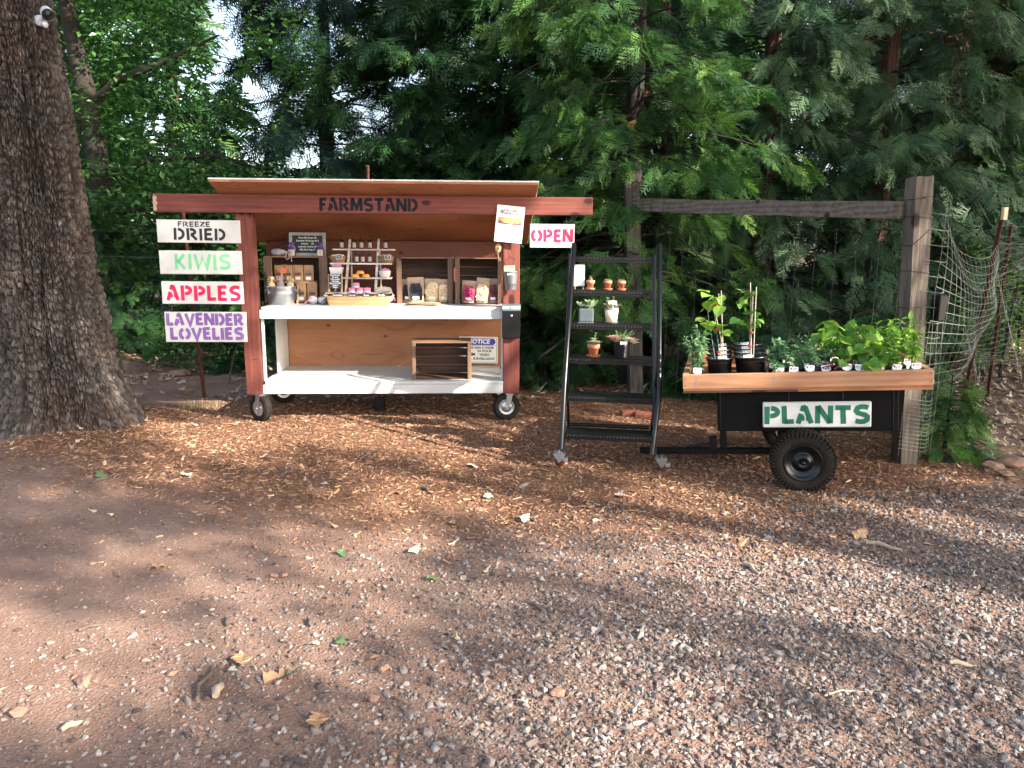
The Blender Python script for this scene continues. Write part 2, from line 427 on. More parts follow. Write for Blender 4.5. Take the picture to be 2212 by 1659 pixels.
def text_mesh(name, s, size, mat, parent, M4, offset=0.0, align='CENTER', space=1.0):
    cu = bpy.data.curves.new(name, 'FONT'); cu.body = s; cu.size = size; cu.offset = offset; cu.align_x = align
    cu.space_character = space; cu.resolution_u = 2; cu.align_y = 'CENTER'
    t = bpy.data.objects.new(name, cu)
    me = bpy.data.meshes.new_from_object(t)
    bpy.data.objects.remove(t)
    me.transform(M4 @ Matrix.Rotation(math.pi / 2, 4, 'X'))
    me.materials.clear()
    return link(name, me, mat, parent)

# stencil capitals: strokes of thickness .22 in a cell one unit high
def arc(cx, cz, rx, rz, a0, a1, n=9): return [(cx + rx * math.cos(R(a0 + (a1 - a0) * i / n)), cz + rz * math.sin(R(a0 + (a1 - a0) * i / n))) for i in range(n + 1)]
GL = {
 'A': (.86, [[(.09, .0), (.26, .56)], [(.30, .70), (.37, .93), (.50, .93)], [(.45, .97), (.76, .02)], [(.30, .30), (.42, .30)], [(.50, .30), (.60, .30)]]),
 'D': (.84, [[(.12, 0), (.12, 1)], arc(.32, .5, .40, .40, 88, -88)]),
 'E': (.66, [[(.12, 0), (.12, 1)], [(.12, .90), (.60, .92)], [(.12, .50), (.54, .52)], [(.12, .10), (.62, .10)]]),
 'F': (.62, [[(.12, 0), (.12, 1)], [(.12, .90), (.60, .92)], [(.12, .50), (.50, .50)]]),
 'I': (.26, [[(.13, 0), (.12, 1)]]),
 'K': (.76, [[(.13, 0), (.12, 1)], [(.20, .46), (.62, .98)], [(.26, .52), (.66, .03)]]),
 'L': (.62, [[(.13, 0), (.12, 1)], [(.13, .10), (.60, .12)]]),
 'M': (1.02, [[(.10, 0), (.15, 1)], [(.15, .98), (.50, .20), (.86, .98)], [(.86, 1), (.92, 0)]]),
 'N': (.88, [[(.12, 0), (.12, 1)], [(.13, .98), (.74, .03)], [(.76, 0), (.76, 1)]]),
 'O': (.96, [arc(.46, .5, .35, .40, 105, 258), arc(.50, .5, .35, .40, 75, -78)]),
 'P': (.78, [[(.12, 0), (.12, 1)], arc(.32, .68, .34, .22, 90, -90) + [(.28, .46)]]),
 'R': (.84, [[(.12, 0), (.12, 1)], arc(.34, .70, .30, .21, 100, -90), [(.34, .50), (.74, .03)]]),
 'S': (.80, [[(.72, .86), (.55, .91), (.36, .91), (.20, .84), (.14, .70), (.22, .57), (.40, .51), (.56, .46), (.67, .36), (.66, .20), (.52, .10), (.34, .08), (.10, .13)]]),
 'T': (.80, [[(.02, .90), (.78, .90)], [(.40, .0), (.40, .90)]]),
 'V': (.86, [[(.08, 1), (.42, .04), (.78, 1)]]),
 'W': (1.12, [[(.07, 1), (.32, .06), (.56, .86), (.80, .06), (1.05, 1)]]),
 'Z': (.72, [[(.06, .90), (.62, .90), (.10, .10), (.68, .10)]]),
}
def stencil(name, word, x0, x1, z0, z1, y, mat, parent, th=.22, jitter=.02, outline=None, seed=1):
    rd = random.Random(seed)
    W = sum(GL[c][0] for c in word) + .10 * (len(word) - 1)
    H = z1 - z0; sx = (x1 - x0) / W
    m = MB(); mo = MB(); cx = x0
    for c in word:
        gw, st = GL[c]; dz = rd.uniform(-jitter, jitter) * H; tl = rd.uniform(-.03, .03)
        for s_ in st:
            pts = [(cx + (px + tl * (pz - .5)) * sx, z0 + H * .02 + pz * H * .96 + dz) for px, pz in s_]
            t = th * (sx * .5 + H * .5)
            m.ribbon(pts, t, y); mo.ribbon(pts, t + .006, y + .0006)
        cx += (gw + .10) * sx
    if outline: mo.build(name + '_outline', outline, parent)
    return m.build(name, mat, parent)

# ------------------------------------------------------------------ FARM STAND
SA = R(2.9)
SO = Vector((-2.29, 6.52, 0))
def SP(x, y, z): return (SO.x + x * math.cos(SA) - y * math.sin(SA), SO.y + x * math.sin(SA) + y * math.cos(SA), z)
SROT = (0, 0, SA)
st = empty('farm_stand', SO, SROT, 'red timber roadside stand on casters with two white shelves and slanted plywood roof', 'market stand')
def post(x0, x1, xt):
    m = MB(); m.add([(x0, .003, .241), (x1, .003, .241), (x1, .092, .241), (x0, .092, .241), (x0 + xt, .003, 1.93), (x1 + xt, .003, 1.93), (x1 + xt, .092, 1.90), (x0 + xt, .092, 1.90)],
        [(3, 2, 1, 0), (4, 5, 6, 7), (0, 1, 5, 4), (1, 2, 6, 5), (2, 3, 7, 6), (3, 0, 4, 7)])
    return m.build('post', 'redz', st, .004)
post(0, .138, -.014); post(2.216, 2.358, -.008)
def post_b(x0):
    return MB().box(x0, x0 + .09, .951, 1.03, .241, 1.399).build('rear_post', 'redz', st, .004)
post_b(.12); post_b(2.16)
box('beam', 'red', -.658, 2.962, -.045, 0.0, 1.776, 1.925, st, .005)
MB().prism([(-.654, 1.79), (-.640, 1.785), (-.625, 1.80), (-.632, 1.83), (-.618, 1.85), (-.630, 1.87), (-.622, 1.90), (-.645, 1.915), (-.655, 1.90)], -.0462, -.0455).build('worn_paint_patch', 'kraft_p', st)
stencil('lettering', 'FARMSTAND', .69, 1.497, 1.795, 1.905, -.0465, 'navy', st, .25)
# slanted roof
def slab(name, mat, xa0, xa1, ya, za, xb0, xb1, yb, zb, t, par, bev=.002):
    m = MB(); m.add([(xa0, ya, za), (xa1, ya, za), (xb1, yb, zb), (xb0, yb, zb), (xa0, ya, za + t), (xa1, ya, za + t), (xb1, yb, zb + t), (xb0, yb, zb + t)],
        [(3, 2, 1, 0), (4, 5, 6, 7), (0, 1, 5, 4), (1, 2, 6, 5), (2, 3, 7, 6), (3, 0, 4, 7)]); return m.build(name, mat, par, bev)
slab('roof', 'ply_roof', -.135, 2.485, -.235, 2.008, -.135, 2.485, 1.03, 1.540, .016, st)
slab('roof_covering', 'rooft', -.141, 2.491, -.241, 2.0265, -.141, 2.491, 1.04, 1.5563, .012, st)
box('rear_beam', 'red', -.02, 2.38, .952, .99, 1.40, 1.553, st, .003)
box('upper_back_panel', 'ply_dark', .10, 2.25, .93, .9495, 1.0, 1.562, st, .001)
box('lower_back_panel', 'ply', .165, 2.26, .90, .918, .345, .905, st, .001)
box('counter', 'white', .16, 2.2145, .002, .90, .975, 1.0, st, .003)
box('counter_rail', 'white', .1395, 2.2145, .006, .044, .897, .974, st, .003)
box('shelf', 'white', .16, 2.2145, .002, .899, .330, .355, st, .003)
box('shelf_rail', 'white', .1395, 2.2145, .006, .044, .247, .329, st, .003)
for x0, x1 in ((.0935, .139), (2.2155, 2.2635)):
    box('side_rail', 'white', x0, x1, .095, .858, .247, .329, st, .003)
    box('side_rail', 'white', x0, x1, .095, .858, .897, .974, st, .003)
box('side_board', 'white', .142, .161, .50, .895, .3565, .896, st, .002)
box('inner_post', 'white', .1395, .1585, .046, .088, .3565, .896, st, .002)
box('inner_post', 'white', 2.198, 2.2145, .046, .088, .3565, .896, st, .002)
for hx in (.226, .555, 1.85):
    MB().tube([(hx, -.022, 1.776), (hx, -.022, 1.758)] + [(hx + .011 * math.sin(R(a)), -.022, 1.747 + .011 * math.cos(R(a))) for a in range(0, 300, 30)], .0016, 5).build('cup_hook', 'rust', st)
m = MB()
for x, z in ((.06, .80), (.10, .79), (.05, .35), (.07, .345), (2.29, 1.60), (.27, 1.86), (2.9, 1.81), (2.3, .40)):
    m.cyl((x, .0025 if x < 2.4 and z < 1.77 else -.0455, z), (x, -.002 if z < 1.77 else -.048, z), .003, seg=6)
tag(m.build('screws', 'rust', st), kind='stuff')
m = MB().tube([(.075, -.004, .548), (.10, -.012, .562), (.13, -.010, .568), (.132, -.004, .560)], .0018, 5); m.build('wire_staple', 'steel_d', st)

def caster(x, y, rot, R_=.118):
    c = empty('caster', (x, y, 0), (0, 0, rot), parent=st)
    prof = [(R_ * .56, -.026), (R_ * .66, -.034), (R_ * .85, -.038), (R_ * .96, -.028), (R_, -.014), (R_, .014), (R_ * .96, .028), (R_ * .85, .038), (R_ * .66, .034), (R_ * .56, .026)]
    t = MB().lathe(prof, (0, 0, R_), 32, 'Y')
    for k in range(30):
        a = 2 * math.pi * k / 30; ca, sa = math.cos(a), math.sin(a)
        for yy in (-.020, .020):
            M4 = Matrix.Translation((R_ * ca, yy, R_ + R_ * sa)) @ Matrix.Rotation(-a, 4, 'Y')
            t.box(-.002, .0025, -.009, .009, -.007, .007, M4)
    t.build('tyre', 'rubber', c)
    r = MB().lathe([(.012, -.030), (.030, -.030), (.034, -.022), (R_ * .50, -.018), (R_ * .58, -.030), (R_ * .60, -.026), (R_ * .60, .026), (R_ * .58, .030), (.03, .02), (.012, .030)], (0, 0, R_), 28, 'Y'); r.build('rim', 'steel', c)
    f = MB()
    for yy in (-.048, .044):
        f.add([(-.022, yy, R_ - .02), (.018, yy, R_ - .02), (.05, yy, .232), (.0, yy, .232), (-.022, yy + .004, R_ - .02), (.018, yy + .004, R_ - .02), (.05, yy + .004, .232), (.0, yy + .004, .232)],
              [(3, 2, 1, 0), (4, 5, 6, 7), (0, 1, 5, 4), (1, 2, 6, 5), (2, 3, 7, 6), (3, 0, 4, 7)])
    f.box(-.01, .06, -.05, .05, .231, .2465)
    f.cyl((0, -.056, R_), (0, .056, R_), .010, seg=8)
    f.build('fork', 'steel', c)
    return c
caster(.10, .05, R(-38)); caster(2.245, .055, R(8)); caster(.10, .87, R(20)); caster(2.25, .87, R(-10))

# signs on the left
def sign(name, label, x0, x1, z0, z1, tilt, words, y=-.021, mat_board='sign'):
    cx, cz = (x0 + x1) / 2, (z0 + z1) / 2
    s = empty(name, SP(cx, 0, cz), (0, 0, SA), label, 'sign')
    s.rotation_euler = (0, tilt, SA)
    w_, h_ = (x1 - x0) / 2, (z1 - z0) / 2
    MB().box(-w_, w_, y, y + .018, -h_, h_).build('board', mat_board, s, .002)
    for sx_ in (-1, 1):
        for sz_ in ((-1, 1) if sx_ > 0 and w_ > .25 else (1,)): MB().cyl((sx_ * (w_ - .03), y + .001, sz_ * (h_ - .022)), (sx_ * (w_ - .03), y - .0016, sz_ * (h_ - .022)), .0035, seg=7).build('screw', 'steel_d', s)
    for i, (wd, a0, a1, b0, b1, mt, ol, th) in enumerate(words):
        stencil('lettering', wd, a0 - cx, a1 - cx, b0 - cz, b1 - cz, y - (.0022 if ol else .0015), mt, s, th, outline=ol, seed=i + len(wd))
    return s
sign('product_sign', 'white FREEZE DRIED sign with black stencil letters, topmost on the left post', -.650, .026, 1.531, 1.717, R(.3), [('FREEZE', -.479, -.215, 1.661, 1.704, 'letter_black', None, .19), ('DRIED', -.517, -.092, 1.550, 1.651, 'letter_black', None, .215)])
sign('product_sign', 'white KIWIS sign with light green stencil letters', -.648, .026, 1.273, 1.467, R(.2), [('KIWIS', -.525, -.062, 1.308, 1.440, 'green_l', None, .20)])
sign('product_sign', 'white APPLES sign with crimson stencil letters', -.647, .024, 1.025, 1.213, R(.2), [('APPLES', -.608, .004, 1.050, 1.182, 'crimson', None, .23)])
sign('product_sign', 'white LAVENDER LOVELIES sign with purple outlined letters', -.640, .036, .703, .958, R(.1), [('LAVENDER', -.625, .014, .843, .948, 'purple', 'purple_dk', .20), ('LOVELIES', -.600, .010, .722, .827, 'purple', 'purple_dk', .20)])
so = sign('open_sign', 'white OPEN sign with crimson stencil letters hanging from the beam end', 2.437, 2.814, 1.509, 1.704, R(0), [('OPEN', 2.446, 2.802, 1.553, 1.664, 'crimson', None, .26)])
for hx in (-.12, .12): MB().tube([(hx, -.012, .0975), (hx, -.012, .175)], .0012, 5).build('hanging_wire', 'wire_d', so)

# laminated poster, hung askew in front of the post
po = empty('poster', SP(2.262, -.060, 1.70), (0, 0, 0), 'laminated farmstand welcome poster with sunset photo, hung askew on the beam', 'poster')
po.rotation_euler = (R(2), R(5.3), SA)
MB().box(-.116, .116, 0, .0015, -.150, .150).build('laminate', 'paper', po)
fm = MB()
for a, b, c, d in ((-.100, .100, .134, .136), (-.100, .100, -.136, -.134), (-.100, -.098, -.136, .136), (.098, .100, -.136, .136)): fm.box(a, b, -.0008, -.0002, c, d)
fm.build('border_line', 'ink', po)
text_mesh('heading', 'WELCOME TO', .024, 'ink', po, Matrix.Translation((.018, -.001, .108)), .0008)
text_mesh('heading', 'FARMSTAND', .031, 'ink', po, Matrix.Translation((.018, -.001, .084)), .0012)
MB().ball((-.072, 0, .098), .016, 12, 8, (1, .03, .9)).build('emblem', 'ink', po)
MB().box(-.096, .096, -.0012, -.0004, -.002, .054).build('sunset_photo', 'sunset1', po)
MB().prism([(-.06, .012), (.02, .006), (.07, .016), (.06, .036), (.0, .044), (-.05, .036)], -.0018, -.0013).build('sunset_glow', 'sunset2', po)
MB().prism([(-.096, -.002), (.096, -.002), (.096, .018), (.07, .010), (.05, .006), (.042, .020), (.034, .006), (.0, .004), (-.05, .012), (-.096, .034)], -.0026, -.002).build('hill_silhouette', 'sunset3', po)
tl = MB()
for k in range(9): tl.box(-.090, -.030 + .010 * ((k * 7) % 3), -.0012, -.0006, -.020 - k * .0085, -.0175 - k * .0085)
for k in range(6): tl.box(-.008, .028, -.0012, -.0006, -.022 - k * .009, -.0195 - k * .009)
for k in range(3): tl.box(.040, .084, -.0012, -.0006, -.074 - k * .010, -.0712 - k * .010)
for k in range(2): tl.box(-.07, .075, -.0012, -.0006, -.108 - k * .010, -.1055 - k * .010)
tl.build('text_lines', 'ink', po)
MB().tube([(0, .02, .158), (0, -.002, .150), (.002, -.004, .140)], .0012, 5).build('wire_loop', 'rust', po)

# pay box on the right post
pb = empty('cash_box', SP(2.281, .0, .74), SROT, 'black metal payment box with a PAY HERE plate and lock on the right post', 'cash box')
MB().box(-.077, .077, -.058, .0015, 0, .229).build('box_body', 'black', pb, .004)
MB().box(-.079, .079, -.062, .0015, .231, .292).build('name_plate', 'slate', pb, .003)
text_mesh('lettering', 'PAY HERE', .034, 'tag', pb, Matrix.Translation((0, -.0635, .262)), .0016)
MB().lathe([(.0, -.066), (.008, -.066), (.011, -.060), (.012, -.058)], (.0, 0, .192), 14, 'Y').build('lock', 'steel', pb)

# bucket on the post
bk = empty('hanging_bucket', SP(2.276, -.072, 1.153), (0, R(-2), SA), 'small galvanised bucket hung by its wire handle on the right post', 'bucket')
MB().lathe([(.0, 0), (.046, 0), (.047, .004), (.050, .05), (.0515, .052), (.052, .056), (.060, .130), (.063, .150), (.066, .156), (.063, .158), (.060, .150), (.046, .01), (0, .008)], seg=28).build('pail', 'steel_d', bk)
MB().tube([(-.064, 0, .14)] + [(-.066 * math.cos(R(a)) + .006, .028 * math.sin(R(a)), .148 + .125 * math.sin(R(a))) for a in range(0, 181, 15)] + [(.066, 0, .14)], .0022, 6).tube([(-.012, .03, .268), (.006, .03, .280), (.02, .03, .266)], .003, 6).build('handle', 'wire_d', bk)
MB().box(-.030, .030, -.0665, -.0635, .128, .142).build('label', 'tag', bk)
en = empty('paper_bag_bundle', SP(2.266, -.064, 1.26), (R(-4), R(-3), SA), 'folded kraft paper bags standing in the hanging bucket', 'paper bags')
for k in range(3): MB().box(-.046 + k * .002, .046 - k * .003, -.004 + k * .006, -.001 + k * .006, 0, .098 - k * .008).build('bag', 'kraft_p', en, .001)
sl = empty('wood_slice', SP(2.167, -.012, 1.50), (0, R(4), SA), 'oval wood slice ornament hanging beside the right post', 'wood slice')
MB().lathe([(0, -.004), (.026, -.004), (.027, .004), (0, .004)], (0, 0, 0), 20, 'Y', 1, 1.5).build('slice', 'pine', sl)
MB().lathe([(0, -.0052), (.010, -.0052), (.011, -.0048)], (0, 0, 0), 14, 'Y', 1, 1.5).build('branded_mark', 'brass', sl)
MB().tube([(0, 0, .038), (.004, .0, .09), (0, .01, .25)], .001, 4).tube([(0, 0, -.038), (.006, 0, -.06), (.012, 0, -.09)], .002, 4).build('string', 'linen', sl)

# ---------------------------------------------------------------- counter goods
CZ = 1.0005
def thing(name, x, y, z, label, cat, group=None, rz=0.0, rx=0.0, ry=0.0):
    return empty(name, SP(x, y, z), (rx, ry, SA + rz), label, cat, group)

tb = thing('metal_tub', .255, .33, CZ, 'galvanised oval tub of wrapped bath goods at the left end of the counter', 'tub')
MB().lathe([(0, .0), (.105, .0), (.108, .004), (.118, .09), (.121, .094), (.119, .10), (.126, .150), (.130, .156), (.126, .158), (.121, .150), (.104, .008), (0, .006)], seg=32, sy=.75).build('tub_body', 'steel', tb)
for sx_ in (-1, 1):
    MB().tube([(sx_ * .122, -.02, .13), (sx_ * .137, -.02, .12), (sx_ * .140, 0, .105), (sx_ * .137, .02, .12), (sx_ * .122, .02, .13)], .003, 6).build('handle', 'steel', tb)
MB().lathe([(0, .118), (.112, .118)], seg=20, sy=.72).build('paper_fill', 'kraft', tb)
def gift(x, y, label, mats, fl, h=.12):
    g = thing('gift_bundle', x, y, CZ + .12, label, 'gift bundle', 'bath goods standing in the metal tub')
    m = MB().lathe([(0, 0), (.030, 0), (.036, .03), (.030, .06), (.014, .078), (.022, .10), (.028, h)], seg=12); m.build('wrapping', mats, g)
    m = MB()
    rd = random.Random(int(x * 1000))
    for k in range(26):
        a = rd.uniform(0, 6.28); e = rd.uniform(-.2, 1.4); p = Vector((math.cos(a) * math.cos(e), math.sin(a) * math.cos(e), math.sin(e))) * .030 + Vector((0, 0, .082))
        m.ball(p, .010, 6, 4, (1, 1, .6))
    m.build('posy', fl, g); return g
gift(.175, .32, 'clear wrapped bundle with green and yellow posy in the tub', 'apple', 'floweryl')
gift(.26, .30, 'pink wrapped bundle in the middle of the tub', 'gauze', 'flowerp')
gift(.335, .34, 'straw coloured bundle at the right of the tub', 'linen', 'floweryl', .09)
fl = thing('flower', .268, .40, CZ + .12, 'coral daisy standing up out of the metal tub', 'flower')
MB().tube([(0, 0, 0), (.004, 0, .1), (0, -.01, .165)], .002, 5).build('stem', 'stake', fl)
m = MB()
for k in range(18):
    a = k * math.tau / 18
    M4 = Matrix.Translation((0, -.012, .172)) @ Matrix.Rotation(R(80), 4, 'X') @ Matrix.Rotation(a, 4, 'Z')
    m.add([(0, -.003, 0), (.018, -.006, .003), (.030, 0, .002), (.018, .006, .003), (0, .003, 0)], [(0, 1, 2, 3, 4)], False, M4)
m.ball((0, -.014, .172), .009, 8, 5, (1, .5, 1)); m.build('petals', 'flower', fl)

def crate(label, x0, x1, yf, depth, z0, z1, gap=.001, gaps=3, x_tilt=0, name='wooden_crate', cat='crate', light=None, floor_mat='crate'):
    c = thing(name, (x0 + x1) / 2, yf, z0, label, cat, 'rustic wooden crates turned on their sides as display boxes', rz=x_tilt)
    w_, h_ = (x1 - x0) / 2, z1 - z0
    om = light or 'crate_out'
    e = .019
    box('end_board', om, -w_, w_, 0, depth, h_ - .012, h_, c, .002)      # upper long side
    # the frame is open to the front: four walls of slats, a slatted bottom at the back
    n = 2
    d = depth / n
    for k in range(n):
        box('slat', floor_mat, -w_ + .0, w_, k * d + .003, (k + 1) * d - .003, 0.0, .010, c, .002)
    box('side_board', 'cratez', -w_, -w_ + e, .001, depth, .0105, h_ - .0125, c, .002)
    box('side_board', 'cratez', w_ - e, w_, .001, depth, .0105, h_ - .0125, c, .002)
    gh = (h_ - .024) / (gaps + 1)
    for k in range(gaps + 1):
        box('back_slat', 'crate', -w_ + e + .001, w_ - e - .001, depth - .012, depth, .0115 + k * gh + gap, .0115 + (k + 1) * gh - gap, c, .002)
    return c
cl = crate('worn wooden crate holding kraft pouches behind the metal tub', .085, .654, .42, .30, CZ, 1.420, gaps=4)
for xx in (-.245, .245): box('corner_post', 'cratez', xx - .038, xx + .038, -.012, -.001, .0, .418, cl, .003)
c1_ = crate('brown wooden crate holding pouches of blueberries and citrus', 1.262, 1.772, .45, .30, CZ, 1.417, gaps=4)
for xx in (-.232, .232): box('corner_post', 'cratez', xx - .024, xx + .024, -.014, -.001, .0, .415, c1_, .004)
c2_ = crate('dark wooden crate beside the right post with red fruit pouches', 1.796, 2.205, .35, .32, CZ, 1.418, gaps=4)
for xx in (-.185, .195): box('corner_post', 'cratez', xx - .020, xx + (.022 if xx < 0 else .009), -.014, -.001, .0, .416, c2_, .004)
c3_ = crate('empty slatted wooden crate lying on its side on the lower shelf', 1.415, 1.939, .09, .31, .3555, .690, gap=.0028, gaps=3, x_tilt=R(1))
for xx in (-.243, .243): box('corner_post', 'cratez', xx - .017, xx + .017, -.012, -.001, .0, .334, c3_, .003)

# kraft pouches
def pouch(x, y, z, w_, h_, lab, label, group, t=.028, rz=0):
    p = thing('kraft_pouch', x, y, z, label, 'pouch', group, rz=rz)
    m = MB(); prof = [(0, t), (.15, t * 1.0), (.5, t * .8), (.8, t * .4), (.9, t * .12), (1, t * .10)]
    vs = []
    for k, (a, d) in enumerate(prof):
        ww = w_ / 2 * (1 if a < .97 else .94)
        vs += [(-ww, -d * .15, a * h_), (-ww * .55, -d / 2, a * h_), (ww * .55, -d / 2, a * h_), (ww, -d * .15, a * h_), (ww, d * .15, a * h_), (ww * .5, d / 2, a * h_), (-ww * .5, d / 2, a * h_), (-ww, d * .15, a * h_)]
    fs = [(i * 8 + k, i * 8 + (k + 1) % 8, (i + 1) * 8 + (k + 1) % 8, (i + 1) * 8 + k) for i in range(len(prof) - 1) for k in range(8)] + [tuple(range(7, -1, -1)), tuple(range(40, 48))]
    m.add(vs, fs); m.build('pouch_body', 'kraft', p, .0015)
    yf = -t * .5 - .001
    M4 = Matrix.Translation((0, yf, h_ * .36)) @ Matrix.Rotation(R(-3), 4, 'X')
    box('band', lab, -w_ * .30, w_ * .30, -.001, .0005, h_ * .0, h_ * .17, p, 0, M4)
    box('price_label', 'tag', -w_ * .26, w_ * .26, -.001, .0005, -h_ * .26, -h_ * .08, p, 0, M4)
    MB().lathe([(0, yf + .001), (w_ * .16, yf + .001), (w_ * .165, yf + .004)], (0, 0, h_ * .66), 14, 'Y').build('round_emblem', 'cork', p)
    MB().add([(-w_ * .09, yf - .0005, h_ * .68), (0, yf - .0005, h_ * .60), (w_ * .09, yf - .0005, h_ * .69), (0, yf - .0005, h_ * .665)], [(0, 1, 2, 3)]).build('emblem_bird', 'brass', p)
    return p
g = 'kraft pouches with round emblems in the crate'
pouch(.196, .50, 1.196, .072, .143, 'brass', 'kraft pouch at the left end of the upper row', g)
pouch(.288, .505, 1.196, .068, .144, 'brass', 'kraft pouch with pale band, second in the upper row', g)
pouch(.372, .495, 1.196, .090, .145, 'maroon', 'kraft pouch with maroon band in the upper row', g)
pouch(.467, .495, 1.196, .088, .145, 'olive', 'kraft pouch with olive band, right end of the upper row', g)
pouch(.236, .56, 1.196, .060, .146, 'olive', 'kraft pouch half hidden behind the upper row', g)
pouch(.401, .455, CZ + .011, .092, .172, 'brass', 'kraft pouch with dark band on the lower level behind grey gauze bags', g)
pouch(.500, .46, CZ + .011, .090, .170, 'maroon', 'kraft pouch on the lower level next to the crate side', g)
rs = thing('display_riser', .352, .50, CZ + .0105, 'small plain wooden riser inside the left crate', 'riser')
box('riser_top', 'pine', -.185, .185, -.02, .17, .166, .183, rs); box('leg', 'pine', -.185, -.170, -.0, .16, 0, .1655, rs); box('leg', 'pine', .170, .185, -.0, .16, 0, .1655, rs)

def easel_board(x, y, z, w_, h_, rows, label, leg=.035, rz=0, size=.016):
    b = thing('chalkboard', x, y, z, label, 'chalkboard', rz=rz, rx=R(-8))
    box('slate', 'board', -w_ / 2, w_ / 2, -.004, .004, leg, leg + h_, b, .001)
    for sx_ in (-1, 1): box('leg', 'pine', sx_ * w_ / 2 - .008 + (-.0 if sx_ > 0 else .0), sx_ * w_ / 2 + .008, .0045, .013, 0, leg + h_, b, .001)
    for k, r_ in enumerate(rows):
        text_mesh('chalk_line', r_, size, 'chalk', b, Matrix.Translation((0, -.0052, leg + h_ * (1 - (k + .6) / (len(rows) + .2)))), .0005)
    MB().tube([(0, -.004, leg * .9), (.008, -.008, leg * .5), (-.002, -.008, leg * .3), (-.006, -.006, leg * .6)], .0015, 5).build('cord_bow', 'linen', b)
    return b
easel_board(.338, .352, CZ, .095, .125, ('Roast', '$10', 'Herbs', 'Tea', '$8'), 'small easel chalkboard between the metal tub and the pouches', .035, 0, .021)
easel_board(.745, .245, 1.112, .108, .128, ('Bath Bombs', '$5 each', 'Fizzy soaps', 'Salt bags', 'Buy 4 for $20', '*please*', 'Enjoy'), 'small easel chalkboard leaning on the white display rack', .032, R(4), .017)

fb = thing('framed_chalkboard', .441, .60, 1.4205, 'chalkboard price list in a speckled grey frame on top of the left crate', 'chalkboard', rx=R(-7))
fw, fh = .166, .214
MB().box(-fw + .026, fw - .026, 0, .008, .026, fh - .026).build('slate', 'board', fb)
for nm_, a in (('frame_side', (-fw, -fw + .028, 0, fh)), ('frame_side', (fw - .028, fw, 0, fh)), ('frame_rail', (-fw + .0285, fw - .0285, 0, .028)), ('frame_rail', (-fw + .0285, fw - .0285, fh - .028, fh))):
    box(nm_, 'gframe', a[0], a[1], -.006, .010, a[2], a[3], fb, .002)
for k, s_ in enumerate(('Goat Milk Soaps $8', 'Essential Oil Sprays $10', 'Lotions     $8', 'Lavender Sachet $6', 'Milk Bath Bag $7')):
    text_mesh('chalk_line', s_, .021, 'chalk', fb, Matrix.Translation((0, -.0015, fh - .048 - k * .027)), .0006)

def sachet(x, y, z, label, s=1.0):
    q = thing('lavender_sachet', x, y, z, label, 'sachet', 'purple drawstring lavender sachets')
    MB().lathe([(0, 0), (.030 * s, 0), (.034 * s, .02), (.036 * s, .05), (.032 * s, .075), (.014 * s, .094), (.018 * s, .108), (.027 * s, .122)], seg=14, sy=.6).build('bag', 'purple_cloth', q)
    box('label', 'linen', -.027 * s, .027 * s, -.0235, -.0222, .004, .058, q, 0)
    MB().tube([(-.004, -.0245, .014), (.002, -.0245, .035), (.008, -.0245, .05)], .0011, 4).tube([(.001, -.0245, .03), (-.006, -.0245, .042)], .0010, 4).build('printed_sprig', 'ink', q)
    MB().tube([(.01, -.008, .094), (.03, -.016, .08), (.038, -.018, .05)], .0015, 4).tube([(-.01, -.008, .094), (-.03, -.014, .085), (-.042, -.018, .10)], .0015, 4).build('drawstring', 'linen', q)
sachet(.325, .50, 1.4205, 'purple lavender sachet leaning on the left side of the framed chalkboard', 1.05)
sachet(.580, .50, 1.4205, 'purple lavender sachet leaning on the right side of the framed chalkboard', .95)
cb = thing('cloth_bag', .235, .46, 1.4205, 'grey drawstring cloth bag lying at the left end of the crate top', 'cloth bag')
m = MB().lathe([(0, -.085), (.018, -.083), (.034, -.06), (.036, -.02), (.028, .02), (.012, .055), (.017, .072), (.020, .085)], (0, 0, .034), 14, 'X', 1, .9); m.build('bag', 'gauze', cb)
MB().tube([(.055, -.01, .03), (.06, -.04, .022), (.045, -.05, -.005), (.06, -.048, -.03), (.085, -.045, -.018), (.07, -.03, .02)], .0028, 6).tube([(.07, -.02, .03), (.095, -.046, .015), (.105, -.05, -.03), (.102, -.05, -.048)], .0028, 6).build('drawstring', 'linen', cb)

# white leaning display rack
rk = thing('display_rack', .952, .40, CZ, 'white leaning ladder shelf of slats in the middle of the counter', 'display rack')
def rz_(z): return (z - 1.1) * .16          # backward lean
for a, b, z in ((.711, 1.256, 1.475), (.687, 1.231, 1.351), (.666, 1.225, 1.224), (.645, 1.211, 1.092)):
    box('shelf_board', 'whitewash', a - .952, b - .952, -.10 + rz_(z), .02 + rz_(z), z - CZ, z + .014 - CZ, rk, .002)
for xa, xb in ((.800, .868), (1.066, 1.122)):
    for yy in (-.008, ):
        x0, x1 = xa - .952, xb - .952
        m = MB(); m.add([(x0, -.098, .0), (x0 + .022, -.098, .0), (x0 + .022, -.082, 0), (x0, -.082, 0), (x1 - .02, .028, .575), (x1, .028, .575), (x1, .042, .575), (x1 - .02, .042, .575)],
                        [(3, 2, 1, 0), (4, 5, 6, 7), (0, 1, 5, 4), (1, 2, 6, 5), (2, 3, 7, 6), (3, 0, 4, 7)]); m.build('upright', 'whitewash', rk, .001)
        m = MB(); m.add([(x0 + .05, .055, .0), (x0 + .062, .055, .0), (x0 + .062, .067, 0), (x0 + .05, .067, 0), (x1 - .01, .045, .48), (x1 + .002, .045, .48), (x1 + .002, .057, .48), (x1 - .01, .057, .48)],
                        [(3, 2, 1, 0), (4, 5, 6, 7), (0, 1, 5, 4), (1, 2, 6, 5), (2, 3, 7, 6), (3, 0, 4, 7)]); m.build('rear_strut', 'whitewash', rk, .001)

